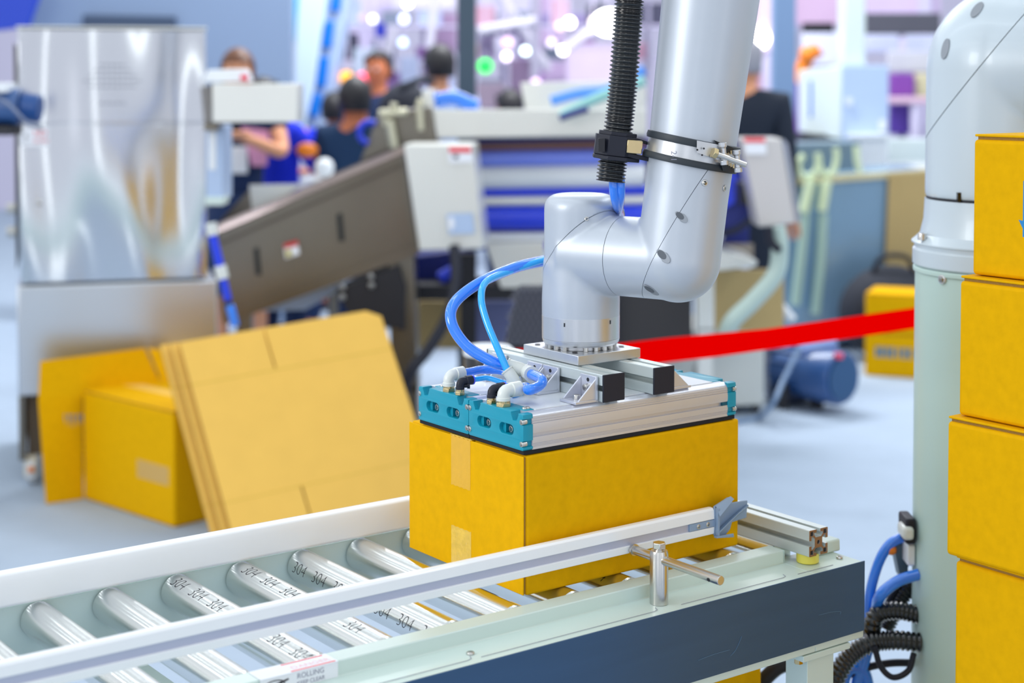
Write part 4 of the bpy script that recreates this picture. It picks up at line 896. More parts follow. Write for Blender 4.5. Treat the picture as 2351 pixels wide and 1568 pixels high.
# electrical cabinet with mast
ecb=thing('electric_cabinet','grey-blue electric cabinet with a cream side and a pale mast on top','cabinet',base_of(1950,10.15))
ext('cabinet_front',CABG,ecb,rect(1932,150,2040,322,10.15),(0,.35,0),.006)
ext('cabinet_side',CABW,ecb,[(1852,162,10.4),(1932,152,10.15),(1932,320,10.15),(1852,305,10.4)],(0,.3,0),.004)
ext('blue_stripe',mat('blue_stripe',(60,112,206),.5),ecb,rect(1858,185,1867,270,10.37),(0,-.01,0))
ext('mast',CABW,ecb,rect(1938,-60,1988,150,10.25),(0,.2,0),.01)
ext('door_lock',WHITEP,ecb,rect(1942,225,1956,242,10.14),(0,-.01,0),.003); ext('door_plate',WHITEP,ecb,rect(2018,275,2034,300,10.14),(0,-.008,0),.002)
q=at(1950,330,10.35); b=MB(); b.box(q.x-.12,q.x+.12,10.2,10.45,0,q.z+.03); b.build('cabinet_plinth',SHEETD,ecb)
ext('cable_tray',DARK,ecb,[(1835,306,10.25),(1960,312,10.25),(1960,334,10.25),(1840,325,10.25)],(0,.2,0),.003)
wb_=thing('white_bin','white plastic bin on the counter right of the electric cabinet','bin',at(2005,385,9.95)); ext('bin_body',WHITEP,wb_,[(1962,318,9.95),(2040,316,9.95),(2036,388,9.95),(1970,390,9.95)],(0,.25,0),.01); ext('bin_lid',WHITEP,wb_,[(1958,310,9.93),(2044,308,9.93),(2044,318,9.93),(1958,320,9.93)],(0,.28,0),.004)
ct=thing('white_counter','long white counter behind the right robot base','counter',base_of(2080,10.75))
ext('counter_top',WHITEP,ct,[(1960,386,10.15),(2160,380,10.15),(2160,392,10.15),(1960,398,10.15)],(0,.5,0),.004); ext('counter_front',CABW,ct,[(2040,320,10.75),(2200,320,10.75),(2200,470,10.75),(2040,470,10.75)],(0,.3,0),.006); q=at(2100,470,10.75); b=MB(); b.box(q.x-.2,q.x+.2,10.77,11.,0,q.z+.01); b.build('counter_base',CABW,ct)
q=at(2100,392,10.35); b=MB(); b.box(q.x-.05,q.x-.01,10.2,10.25,0,q.z); b.build('counter_leg',SHEETD,ct)
# orange robot far behind
orb=thing('orange_machine','small orange robot joint beside the cream cabinet side','machine',base_of(1850,11.2))
b=MB(); b.loft(cr([at(1838,190,11.2),at(1842,160,11.2),at(1856,130,11.2),at(1880,112,11.2)],6),.05,18); b.build('orange_link',ORANGE,orb)
b=MB(); b.sphere(at(1855,125,11.15),.06,10); b.build('orange_joint',ORANGE,orb)
q=at(1840,190,11.2); b=MB(); b.cyl((q.x,11.2,0),(q.x,11.2,q.z),.07,n=20); b.build('pedestal',PURPLE,orb)
# ---- blue motor on the carpet
bm_=thing('pump_motor','round blue pump motor lying on the carpet under the ribbon','motor',base_of(1880,7.55))
mc=at(1928,868,7.40); dm=Vector((.62,-.78,0)).normalized()
b=MB(); b.lathe(mc-dm*.36,dm,[(.09,0),(.112,.02),(.112,.20),(.125,.205),(.125,.36),(.118,.375),(.03,.38)],40); b.build('motor_body',MOTOR,bm_)
b=MB(); b.lathe(mc+dm*.02,dm,[(.100,0),(.100,.006),(.085,.006)],36); b.build('fan_cover',mat('fan_dark_blue',(30,76,120),.5),bm_)  # cover ring in a darker blue than the motor
for k in range(14):
    a=2*PI*k/14; 
    if math.sin(a)<-.8: continue
    e=Vector((-dm.y,dm.x,0))*math.cos(a)+EZ*math.sin(a); b=MB(); b.prism([mc-dm*.34+e*.108,mc-dm*.17+e*.108,mc-dm*.17+e*.124,mc-dm*.34+e*.124],(-dm.y*.004,dm.x*.004,.002)); b.build('cooling_fin',MOTOR,bm_)
ext('terminal_box',MOTOR2,bm_,[(1840,800,7.45),(1925,785,7.45),(1925,830,7.45),(1845,842,7.45)],(0,.14,0),.01)
ext('pump_housing',mat('pump_navy',(36,58,100),.4),bm_,[(1768,800,7.6),(1860,790,7.6),(1860,925,7.6),(1768,928,7.6)],(0,.2,0),.02)
ext('name_plate',mat('plate_grey_blue',(96,110,150),.4),bm_,[(1818,850,7.59),(1858,856,7.59),(1858,892,7.59),(1820,886,7.59)],(0,-.006,0))
b=MB(); p=at(1925,822,7.36); b.cyl(p,p+EZ*.02,.022,n=14); b.build('red_cap',mat('red_cap',(230,70,100),.4),bm_)
for x in (1790,1870): q=at(x,925,7.62); b=MB(); b.box(q.x-.02,q.x+.02,7.50,7.66,0,.12); b.build('motor_foot',DARK,bm_)
b=MB(); b.loft(cr([at(1835,800,7.3),at(1800,870,7.2),at(1775,925,7.1),onz(1740,965)+EZ*.012,onz(1680,975)+EZ*.012,onz(1600,985)+EZ*.012],8),.011,10); solo(b,'power_cable',mat('pale_blue_cable',(120,146,180),.5),'grey-blue power cable running from the motor over the carpet','cable')
# yellow boxes and bag behind ribbon
Mx=Matrix.Translation(onz(1985,862)+Vector((0,0,.001)))@Matrix.Rotation(R_(-22),4,'Z')
hz2=.19
t1=carton('cardboard_box','lower of two yellow cartons on the carpet beside the blue motor','box',Mx,.46,.32,.225,group='yellow cartons behind the ribbon',open_seam='z1',bev=.006)
t2=carton('cardboard_box','upper yellow carton behind the red ribbon','box',Matrix.Translation((0.0,.0,.226))@Mx,.45,.31,.205,group='yellow cartons behind the ribbon',open_seam='z1',bev=.01)
b=MB(Mx)
for k,(a,c) in enumerate(((.055,.075),(.08,.098),(.105,.122),(.128,.15),(.165,.178),(.19,.215),(.225,.243))): b.box(a,c,-.001,-.0004,.10,.155)
bp_=b.build('faded_print',BARINK,t1); bp_['kind']='stuff'
bg_=MB(); bg_.sphere(at(2045,690,8.75),.30,14,(1.05,.6,1.0)); bg_.v=[Vector((v.x,v.y,max(v.z,.005)+(.02*math.sin(v.x*40)))) for v in bg_.v]
bgt=thing('black_bag','large black bag slumped behind the yellow cartons','bag',base_of(2045,8.75)); 
b=MB(); c_=at(2045,720,8.85); b.sphere((c_.x,c_.y,.262),.275,14,(1.05,.65,.95)); b.build('bag_body',BAG,bgt)
b=MB(); b.loft(cr([(c_.x-.12,8.8,.46),(c_.x-.07,8.78,.57),(c_.x+.07,8.78,.57),(c_.x+.12,8.8,.46)],8),.014,10); b.build('bag_handle',BLACK,bgt)
# ---- red ribbon barrier
rbn=MB(); n=24
for face in (0,1): pass
pts_t=[]; 
T_=[(1150,803,872),(1290,797,858),(1430,788,845),(1540,775,831),(1640,766,820),(1760,755,803),(1880,738,786),(1990,722,771),(2103,706,754),(2260,684,731)]
Yr=[4.05,4.1,4.15,4.2,4.25,4.3,4.35,4.4,4.45,4.5]
topl=[at(x,a,y) for (x,a,c),y in zip(T_,Yr)]; botl=[at(x,c,y) for (x,a,c),y in zip(T_,Yr)]
vs=[]; fs=[]
for k in range(len(T_)):
    for p in (topl[k],botl[k]): vs+= [p,p+Vector((0,.0012,0))]
for k in range(len(T_)-1):
    a=4*k; c=4*(k+1); fs+=[(a,c,c+2,a+2),(a+1,a+3,c+3,c+1),(a,a+1,c+1,c),(a+2,c+2,c+3,a+3)]
fs+=[(0,2,3,1),(4*len(T_)-4,4*len(T_)-3,4*len(T_)-1,4*len(T_)-2)]
rbn.add(vs,fs); solo(rbn,'barrier_ribbon',RED,'bright red barrier ribbon stretched behind the gripper to the right','ribbon')
def stanchion(x,Y,label,h,top):
    t=thing('barrier_post',label,'post',base_of(x,Y)); q=at(x,400,Y)
    b=MB(); b.lathe((q.x,Y,0),EZ,[(.16,0),(.16,.012),(.03,.03),(.02,.04),(.02,.05)],32); b.build('base',DARK,t)
    b=MB(); b.cyl((q.x,Y,.03),(q.x,Y,h-.13),.022,n=20); b.build('pole',DARK,t)
    b=MB(); b.lathe((q.x,Y,h-.15),EZ,[(.05,0),(.062,.005),(.062,.125),(.060,.13)],32); b.build('belt_head',BLKG,t)
    b=MB(); b.lathe((q.x,Y,h-.02),EZ,[(.064,0),(.064,.012),(.055,.02),(.0005,.021)],32); b.build('post_cap',top,t)
q=at(1122,795,4.0); stanchion(1122,4.0,'black barrier post with pale cap behind the gripper tubes',q.z,WHITEP)
q=at(2300,700,4.55); stanchion(2300,4.55,'black barrier post hidden behind the pedestal and carton stack',q.z+.02,WHITEP)
# checked bag
cb_=thing('quilted_bag','dark quilted bag hanging behind the blue tubes','bag',base_of(1205,5.2)); Y=5.2
PQ=[(1190,662,Y),(1262,662,Y),(1262,800,Y),(1158,800,Y)]
ext('bag_panel',BAG,cb_,PQ,(0,.10,0),.01)
dots=MB()
for i in range(9):
    for j in range(7):
        x=1168+j*14+(7 if i%2 else 0); y=672+i*14
        if x>1178-(y-662)*.18 and x<1256: p=at(x,y,Y-.004); dots.box(p.x-.006,p.x+.006,p.y,p.y+.006,p.z-.006,p.z+.006)
o_=dots.build('quilt_studs',mat('stud_grey',(96,98,110),.4),cb_); o_['kind']='stuff'
q=at(1215,800,Y); b=MB(); b.box(q.x-.08,q.x+.06,Y+.0,Y+.12,0,q.z+.01); b.build('bag_stand',DARK,cb_)
# ================================================================== CARTONS ON THE LEFT
F=lambda x,y,z=0: onz(x,y,z)
pA=F(400,1213); pL=F(192,1146); pB_=F(285,850,.407)
dxy=(pL-pA); lw=dxy.length; ang=math.atan2(dxy.y,dxy.x)
Mq=Matrix.Translation((pA.x,pA.y,.001))@Matrix.Rotation(ang-PI,4,'Z')   # local -x runs to the left corner
Mq=Matrix.Translation((pL.x,pL.y,.001))@Matrix.Rotation(math.atan2(-dxy.y,-dxy.x),4,'Z')
q1=carton('cardboard_box','closed yellow carton with taped top on the carpet behind the flat cartons','box',Mq,lw,.36,.405,open_seam='z1',bev=.01)
b=MB(Mq); b.box(0.0,lw,.15,.21,.4051,.4056); b.build('tape_strip',CARDL,q1)
b=MB(Mq); b.box(lw-.22,lw-.03,-.0006,0,.14,.205); b.build('tape_strip',mat('tape_tan',(206,166,92),.3),q1)
# open carton leaning behind it
oc_=thing('open_carton','unfolded yellow carton with faded blue barcode leaning at the cabinet foot','box',(F(148,1150).x,F(148,1150).y,0))
def slab(name,m,par,pts,t,label=None):
    P=[Vector(p) for p in pts]; n=(P[1]-P[0]).cross(P[2]-P[0]).normalized()
    if n.y<0: n=-n
    b=MB(); b.prism(P,n*t); return b.build(name,m,par,bevel=.0015,label=label)
bl=F(106,1158); br=F(192,1146)
tl=Vector((at(88,917,5.83))); tr=Vector((at(190,908,5.93)))
pn=slab('side_panel',CARD,oc_,[bl+EZ*.001,br+EZ*.001,tr,tl],.006)
slab('top_flap',CARD,oc_,[tl+EZ*.003,tr+EZ*.003+Vector((.0,0,0)),at(380,905,6.00),at(332,799,6.04),at(92,829,5.84)],.006)
slab('top_flap',CARD,oc_,[at(340,798,6.045),at(384,806,6.05),at(395,905,6.02),at(382,905,6.01)],.006)
slab('back_panel',CARD,oc_,[br+Vector((.01,.03,.001)),F(360,1130)+Vector((0,.28,0)),at(375,905,6.05),tr+Vector((.01,.02,0))],.006)
for k in range(5):
    x=146+k*9+(3 if k>2 else 0); Yk=5.86+ (x-106)*.0009
    ext('faded_print',BARINK,pn,[(x,952,Yk-.012),(x+5,951,Yk-.012),(x+5,1002,Yk-.012),(x,1003,Yk-.012)],(0,-.001,0))
# three flattened cartons
def flat(k,label):
    d=Vector((-.055,.035,.0))*k
    BL=F(548,1282)+EZ*.002; TL=at(412,786,5.47); TR=at(872,716,5.86)
    D=(TL-BL); n=(TR-TL).cross(BL-TL).normalized()
    if n.y>0: n=-n
    T=(TR-TL); T=T-D.normalized()*T.dot(D.normalized()); 
    BR=BL+T; TR2=TL+T
    off=-n*(.0135*k)+Vector((-.030,-.0,.0))*k
    t=thing('flattened_carton',label,'cardboard sheet',((BL+BR)/2+off)*1.0,0,'flattened cartons leaning on the closed carton')
    tN=-n*.0065
    x=T.normalized(); y=D.normalized(); Wd=T.length; Hh=D.length
    M=frm(BL+off,x,y,x.cross(y)); z=1 if x.cross(y).dot(n)>0 else -1
    def loc(a,c): return (a,c,0)
    sl=.007
    # outline with slots cut from both edges and a chamfered right corner
    out=[(0,0),(Wd*.36,0),(Wd*.36,Hh*.24),(Wd*.36+sl,Hh*.24),(Wd*.36+sl,0),(Wd,0),(Wd,Hh-.03),(Wd*.93,Hh),(Wd*.40+sl,Hh),(Wd*.40+sl,Hh*.80),(Wd*.40,Hh*.80),(Wd*.40,Hh),(0,Hh)]
    me=curve_mesh(out,[],.0065); b=MB(); b.mesh(me,M@Matrix.Translation((0,0,-z*.00325))); o=b.build('sheet',CARDL,t)
    b=MB(M)
    for a,c,e,f_ in ((0,Wd,Hh*.79,Hh*.79+.003),(0,Wd,Hh*.24,Hh*.243)): b.box(a+.002,c-.002,e,f_,-z*.0002 if z>0 else 0,.0002*z if z>0 else .0002)
    b.build('fold_crease',CARDS,t)
    for a,c,e,f_ in ((0,.002,0,Hh),):
        b=MB(M); b.box(-.0006,.0,0,Hh,min(-z*.0065,0),max(0,-z*.0065)); b.build('corrugated_edge',CARDE,t)
    return t
flat(0,'front flattened carton sheet leaning at a slant, pale yellow'); flat(1,'middle flattened carton sheet, only its left edge showing'); flat(2,'rearmost flattened carton sheet, only its left edge showing')
# carton and cables under the conveyor
Mu=Matrix.Translation(onz(1560,1700))@Matrix.Rotation(TH,4,'Z')
qq=onz(1755,1960); 
carton('cardboard_box','yellow carton on the floor underneath the conveyor side plate','box',Matrix.Translation((at(1755,1520,2.75).x-.42,2.75,.001))@Matrix.Rotation(R_(4),4,'Z'),.42,.30,at(1755,1500,2.75).z,open_seam='z1')
# ---- hoses, cables and valve beside the pedestal
def cable(name,label,pts,r,m,cat='cable',corr=False,n=12,k=10):
    P=cr([at(*p) for p in pts],k*(6 if corr else 1))
    rr=r
    if corr:
        P2=[P[0]]
        for q in P[1:]:
            if (q-P2[-1]).length>=.0016: P2.append(q)
        P=P2; rr=[r if (i%4 in (0,1)) else r*.84 for i in range(len(P))]
    b=MB(); b.loft(P,rr,n); return solo(b,name,m,label,cat,ang=70 if corr else 35)
YB=2.95
cable('blue_hose','upper blue air hose arching from the valve down behind the conveyor end',[(2082,1230,YB),(2045,1248,YB),(2018,1290,YB),(1998,1360,YB),(1992,1430,YB),(1978,1500,YB),(1960,1600,YB)],.0095,TUBE)
cable('blue_hose','lower blue air hose curving from the pedestal to the left',[(2110,1318,YB-.05),(2060,1335,YB-.05),(2020,1370,YB-.05),(2008,1420,YB),(1990,1500,YB),(1965,1580,YB)],.0105,TUBE)
cable('blue_hose','short blue hose loop at the bottom beside the conveyor leg',[(1940,1600,YB),(1938,1560,YB),(1955,1535,YB),(1985,1545,YB),(1998,1600,YB)],.011,TUBE)
cable('corrugated_cable','upper black corrugated conduit beside the pedestal foot',[(2110,1412,YB-.04),(2060,1402,YB-.04),(2015,1410,YB-.04),(2002,1440,YB-.04),(2004,1475,YB)],.017,BLKG,corr=True)
cable('corrugated_cable','middle black corrugated conduit curling to the left',[(2110,1475,YB-.06),(2050,1470,YB-.06),(1990,1480,YB-.06),(1940,1520,YB-.06),(1900,1600,YB-.06)],.018,BLKG,corr=True)
cable('corrugated_cable','steep black corrugated conduit next to the pedestal',[(2110,1330,YB+.04),(2080,1350,YB+.04),(2050,1400,YB+.04),(2030,1440,YB+.04)],.020,BLKG,corr=True)
cable('black_cable','thin black cable drooping under the conduits',[(2008,1485,YB-.08),(2022,1530,YB-.08),(2050,1555,YB-.08),(2085,1540,YB-.08),(2098,1500,YB-.08)],.0055,BLACK)
cable('black_cable','thin black cable running level near the bottom edge',[(2100,1522,YB),(2050,1522,YB),(2000,1530,YB),(1960,1545,YB),(1900,1560,YB)],.007,BLACK)
cable('black_cable','black cable hanging straight behind the blue hoses',[(2085,1280,YB+.03),(2062,1340,YB+.03),(2035,1390,YB+.03)],.006,BLACK)
cable('black_cable','black cable crossing behind the conveyor leg',[(1740,1575,YB),(1790,1530,YB),(1850,1520,YB),(1900,1540,YB)],.014,BLACK)
vv=thing('air_valve','black and grey air valve on the side of the pedestal','valve',(SX-.168,YB,at(2095,1260,YB).z))
ext('valve_body',BLACK,vv,rect(2080,1192,2104,1250,YB-.05),(0,.06,0),.004); ext('valve_union',LGREY,vv,rect(2074,1212,2100,1242,YB-.06),(0,.05,0),.006); ext('valve_bracket',mat('valve_grey',(70,92,104),.4),vv,[(2052,1250,YB),(2086,1245,YB),(2086,1330,YB),(2068,1330,YB)],(0,.04,0),.004)
b=MB(); b.sphere(at(2046,1262,YB),.010,8); b.build('red_knob',ORANGE,vv)
ext('valve_panel',WHITEP,vv,rect(2084,1252,2102,1300,YB-.04),(0,.05,0),.003)
dk=MB(); q=at(1850,1560,3.1); dk.box(q.x-.25,q.x+.55,3.1,3.6,.001,.06); solo(dk,'white_floor_panel',WHITEP,'white plastic floor tray with cables on it under the conveyor end','tray')
# ================================================================== PEOPLE
def skin_obj(name,verts,edges,m,parent,sub=2,label=None,root=0):
    "one continuous skinned surface: verts = [(xyz, (rx,ry))]"
    me=bpy.data.meshes.new(name); W=wm(parent).inverted()
    me.from_pydata([W@Vector(v[0]) for v in verts],edges,[]); me.materials.append(m)
    o=bpy.data.objects.new(name,me); C.objects.link(o); o.parent=parent; WM[o.name]=wm(parent)
    sk=o.modifiers.new('skin','SKIN'); sk.use_smooth_shade=True
    for i,v in enumerate(verts):
        r=v[1]; r=r if hasattr(r,'__len__') else (r,r); d=me.skin_vertices[0].data[i]; d.radius=r; d.use_root=(i==root)
    s=o.modifiers.new('sub','SUBSURF'); s.levels=1; s.render_levels=sub
    if label: o['label']=label
    return o
def person(label,x,Y,H,yaw,top,bottom,hair,skin=SKIN,armL=None,armR=None,sleeve=1,hairlong=0,face=True,bend=0,base=None,dress=False):
    q=base or at(x,300,Y); t=thing('person',label,'person',(q.x,Y,0),0)
    M=Matrix.Translation((q.x,Y,0))@Matrix.Rotation(yaw,4,'Z'); h=H
    bf=Matrix.Translation((0,0,.52*h))@Matrix.Rotation(R_(bend),4,'X')@Matrix.Translation((0,0,-.52*h))
    def P(a,c,z): return M@(bf@Vector((a,c,z)) if z>=.52*h else Vector((a,c,z)))
    armL=armL or [(.125,.0,.64),(.13,-.04,.50)]; armR=armR or [(-.125,.0,.64),(-.13,-.04,.50)]
    V=[(P(0,0,.52*h),(.13,.09)),(P(0,0,.60*h),(.115,.08)),(P(0,0,.70*h),(.135,.09)),(P(0,0,.795*h),(.12,.08)),(P(0,.0,.852*h),(.056,.056)),(P(0,-.01,.878*h),(.062,.066)),(P(0,-.012,.922*h),(.084,.096)),(P(0,-.008,.965*h),(.074,.084)),(P(0,0,.985*h),(.03,.035))]
    E=[(i,i+1) for i in range(8)]
    for s,A in ((1,armL),(-1,armR)):
        n=len(V); V.append((P(s*.108*h,0,.812*h),.050)); E.append((3,n)); pr=n
        el=P(A[0][0]*h,A[0][1]*h,A[0][2]*h); wr=P(A[1][0]*h,A[1][1]*h,A[1][2]*h)
        V.append((el,.042)); E.append((pr,n+1)); V.append((wr,.026)); E.append((n+1,n+2))
        d=(wr-el).normalized(); sd=M.to_3x3()@Vector((s,0,0)); pm=wr+d*.065; V.append((pm,(.036,.020))); E.append((n+2,n+3))
        for k,(o_,ln) in enumerate(((-.030,.062),(-.010,.078),(.010,.074),(.028,.058))):
            m_=len(V); V.append((pm+sd*o_+d*.035,.0095)); V.append((pm+sd*o_*1.1+d*(.035+ln*.5)+EZ*-.008,.0085)); V.append((pm+sd*o_*1.1+d*(.03+ln*.9)+EZ*-.022,.0075)); E+=[(n+3,m_),(m_,m_+1),(m_+1,m_+2)]
        m_=len(V); V.append((wr+d*.03-sd*.036,.011)); V.append((wr+d*.065-sd*.052,.009)); E+=[(n+2,m_),(m_,m_+1)]
    for s in (1,-1):
        n=len(V); V+= [(P(s*.055*h,0,.48*h),.085),(P(s*.058*h,-.01,.28*h),.058),(P(s*.06*h,.01,.05*h),.038),(P(s*.065*h,-.10,.018*h),.032)]; E+=[(0,n),(n,n+1),(n+1,n+2),(n+2,n+3)]
    skin_obj('body',V,E,skin,t)
    # shirt over torso and arms
    S=[(P(0,0,.50*h),(.15,.105)),(P(0,0,.60*h),(.135,.10)),(P(0,0,.70*h),(.155,.11)),(P(0,0,.80*h),(.15,.105)),(P(0,0,.850*h),(.066,.066))]; SE=[(0,1),(1,2),(2,3),(3,4)]
    for s,A in ((1,armL),(-1,armR)):
        n=len(S); S.append((P(s*.108*h,0,.812*h),.066)); SE.append((3,n)); el=P(A[0][0]*h,A[0][1]*h,A[0][2]*h); wr=P(A[1][0]*h,A[1][1]*h,A[1][2]*h)
        if sleeve>=1: S.append((el,.056)); S.append((el.lerp(wr,.92),.04)); SE+=[(n,n+1),(n+1,n+2)]
        else: S.append((P(s*.105*h,0,.80*h).lerp(el,.55),.062)); SE+=[(n,n+1)]
    skin_obj('shirt' if not dress else 'dress_top',S,SE,top,t)
    if dress:
        b=MB(M); b.loft([(0,0,.56*h),(0,0,.50*h),(0,0,.40*h),(0,0,.26*h)],[.14,.17,.19,.22],24); b.build('skirt',bottom,t)
    else:
        T=[(P(0,0,.54*h),(.145,.105)),(P(0,0,.50*h),(.14,.10))]; TE=[(0,1)]
        for s in (1,-1): n=len(T); T+=[(P(s*.057*h,0,.46*h),.10),(P(s*.058*h,-.01,.28*h),.074),(P(s*.06*h,.01,.06*h),.058)]; TE+=[(1,n),(n,n+1),(n+1,n+2)]
        skin_obj('trousers',T,TE,bottom,t)
    for s in (1,-1):
        b=MB(M); b.sphere((s*.065*h,-.05,.035),.05,8,(.9,2.4,.7)); b.build('shoe',BLACK,t)
    # hair: cap over the skull
    Mh=M@bf; hc=Vector((0,.004,.935*h)); b=MB(Mh); g=[]
    n=18
    for i in range(n+1):
        th=PI*i/n
        for j in range(24):
            ph=2*PI*j/24; dx,dy,dz=math.sin(th)*math.cos(ph),math.sin(th)*math.sin(ph),math.cos(th)
            r=1.0
            lim=(-.15-hairlong if dy>-.3 else .30) if hairlong else (-.36 if dy>.0 else (-.1 if dy>-.35 else .60))
            z=max(dz,lim); 
            g.append((hc.x+dx*.091,hc.y+dy*.108+.012,hc.z+.008+(z*.112 if z>=-.15 else -.017+(z+.15)*.30)))
    fs=[(i*24+j,i*24+(j+1)%24,(i+1)*24+(j+1)%24,(i+1)*24+j) for i in range(n) for j in range(24)]
    b.add(g,fs); b.build('hair',hair,t,ang=80)
    if face:
        fr_=Mh@Vector((0,-.10,.925*h)); 
        for s in (1,-1):
            b=MB(Mh); b.sphere((s*.031,-.0905,.932*h),.0105,8); e=b.build('eye',PAPER,t); b=MB(Mh); b.sphere((s*.031,-.099,.932*h),.0055,6); b.build('iris',HAIR,e)
            b=MB(Mh); b.box(s*.031-.014,s*.031+.014,-.102,-.090,.944*h,.947*h); b.build('eyebrow',hair,t)
            b=MB(Mh); b.sphere((s*.079,.0,.925*h),.022,8,(.45,.7,1.2)); b.build('ear',skin,t)
        b=MB(Mh); b.prism([(-.010,-.090,.905*h),(.010,-.090,.905*h),(0,-.090,.934*h)],(0,-.022,-.003)); b.build('nose',skin,t,bevel=.004)
        b=MB(Mh); b.box(-.022,.022,-.098,-.085,.889*h,.894*h); b.build('mouth',mat('lips',(176,84,78),.5),t,bevel=.002)
    return t,M
# woman holding up a phone
wmn,Mw=person('woman with long brown hair in a navy dress holding a phone up, badge on chest',547,8.4,1.70,R_(8),NAVY,NAVY,HAIRB,SKIN,armL=[(.135,-.10,.685),(.03,-.21,.735)],armR=[(-.135,-.10,.685),(-.03,-.22,.735)],sleeve=0,hairlong=.7,dress=True)
b=MB(Mw); b.box(-.05,.05,-.135,-.130,1.06,1.20); o_=b.build('name_badge',WHITEP,wmn,bevel=.006)
b=MB(Mw); b.box(-.10,.02,-.43,-.42,1.285,1.35); solo(b,'smartphone',BLACK,'black smartphone held up by the woman in navy','phone')
b=MB(Mw); b.prism([(.02,-.15,1.30),(.16,-.16,1.28),(.15,-.16,1.10),(.07,-.15,1.10)],(0,-.01,0)); solo(b,'paper_leaflet',PINK,'pale pink leaflet held in front of the woman in navy','paper')
person('person in a royal blue shirt leaning forward beside the woman in navy',645,8.75,1.56,R_(150),ROYAL,NAVY,HAIR,SKIN2,bend=-12,armL=[(.16,-.08,.63),(.12,-.25,.60)],armR=[(-.16,-.08,.63),(-.12,-.25,.60)],face=False)
person('person in white leaning over orange packets beside the royal blue shirt',700,9.7,1.50,R_(-60),WCLOTH,NAVY,HAIR,SKIN2,bend=14,armR=[(-.13,-.12,.66),(-.10,-.26,.62)],face=True)
person('person seen from behind in a dark navy T-shirt, short black hair',816,8.6,1.545,R_(178),NAVY2,NAVY,HAIR,SKIN2,sleeve=0,face=False)
person('person in royal blue behind the navy T-shirt, mostly hidden',770,10.7,1.44,R_(170),ROYAL,NAVY,HAIR,SKIN2,face=False)
person('man with black cap-like hair in navy jacket turned toward the camera',868,10.1,1.72,R_(-20),NAVY,NAVY,HAIR,SKIN2)
mh,Mm=person('man in a pale blue hooded top seen from behind with a backpack',1008,9.2,1.74,R_(-160),LBLUE,NAVY,HAIR,SKIN,face=False)
b=MB(); b.loft([Mm@Vector((.08*math.cos(a),.03+.07*math.sin(a),1.455-.02*math.sin(a))) for a in [2*PI*i/16 for i in range(17)]],.032,10); b.build('hood',LBLUE,mh)
b=MB(); c_=at(930,240,9.0); b.sphere((c_.x,c_.y,c_.z-.07),.17,12,(.95,.6,1.15)); bk=b; solo(bk,'backpack',BAG,'dark backpack between the navy jacket and the pale blue hooded top','backpack')
b=MB(); b.loft(cr([at(915,205,8.85),at(950,190,8.85),at(975,182,8.9),at(992,190,8.95)],6),.022,10); solo(b,'backpack_strap',BAG,'dark backpack strap over the shoulder of the hooded man','strap')
person('person in a black suit standing behind the robot forearm',1712,8.4,1.76,R_(160),SUIT,SUIT,mat('grey_hair',(150,150,160),.6),SKIN,face=False)
person('seated child-sized visitor far behind the white tray, dark hair',1168,10.5,1.46,R_(-150),mat('brown_cloth',(120,72,60),.8),NAVY,HAIR,SKIN2,face=False)
op=MB(); p=at(705,345,8.5); op.sphere(p,.05,8,(1.2,.6,.8)); solo(op,'orange_packet',ORANGE,'orange snack packet held over the machine by the person in white','packet')
gl=MB(); p=at(745,385,8.3); gl.sphere(p,.05,10); solo(gl,'white_ball_bottle',WHITEP,'round white bottle standing by the inclined conveyor','bottle')
st_=thing('side_table','small white side table behind the inclined conveyor','table',base_of(730,8.4)); q=at(760,400,8.3); b=MB(); zt=gl.v and min(v.z for v in gl.v)+p.z-.05; zt=p.z-.0502; b.box(q.x-.14,q.x+.10,8.2,8.62,zt-.02,zt); b.build('table_top',WHITEP,st_,bevel=.004); b=MB(); b.cyl((q.x,8.4,0),(q.x,8.4,zt-.02),.025); b.build('table_leg',SHEETD,st_)
# ================================================================== FAR HALL
def post(x0,x1,Y,y0,label,m,name='steel_post',y1=None):
    a=at(x0,300,Y); c=at(x1,300,Y); zt=at(x0,y0,Y).z
    b=MB(); b.box(a.x,c.x,Y,Y+.10,0,zt); return solo(b,name,m,label,'post',bevel=.006)
post(1050,1093,8.2,-140,'dark grey steel post left of the robot, running out of the picture top',mat('post_dark',(66,84,100),.5))
post(1774,1826,9.8,-140,'grey-blue steel post right of the suited person',mat('post_blue',(118,146,184),.5))
post(1218,1238,12,-60,'slim grey post far behind, left of the conduit',mat('post_grey',(150,146,166),.5))
post(1752,1772,13,-60,'slim lilac post far behind the forearm',LILAC)
# slanted lift with blue windows
lf=thing('slanted_lift','pale blue slanted conveyor lift with a row of blue windows','conveyor',base_of(740,11.2))
ext('lift_body',mat('lift_pale_blue',(206,226,244),.4),lf,[(690,-60,11.1),(756,-60,11.1),(722,200,11.1),(690,330,11.1),(672,330,11.1),(676,120,11.1)],(0,.5,0),.01)
ext('lift_panel',mat('lift_grey',(176,196,226),.4),lf,[(752,-60,11.15),(812,-60,11.15),(770,160,11.15),(740,320,11.15),(694,330,11.15),(722,200,11.15)],(0,.4,0),.01)
ext('lift_edge',mat('cyan_panel',(20,190,240),.4),lf,[(676,-60,11.12),(694,-60,11.12),(684,60,11.12),(676,100,11.12)],(0,.3,0))  # plain cyan edge, no emission
for (x,y0,y1) in ((771,-30,26),(752,48,110),(739,130,200),(723,214,267)):
    ext('lift_window',mat('window_blue',(0,116,214),.35),lf,[(x-6,y0,11.13),(x+18,y0,11.13),(x+10,y1,11.13),(x-14,y1,11.13)],(0,-.02,0),.008)
q=at(705,330,11.2); b=MB(); b.box(q.x-.1,q.x+.1,11.2,11.5,0,q.z+.05); b.build('lift_foot',DARK,lf)
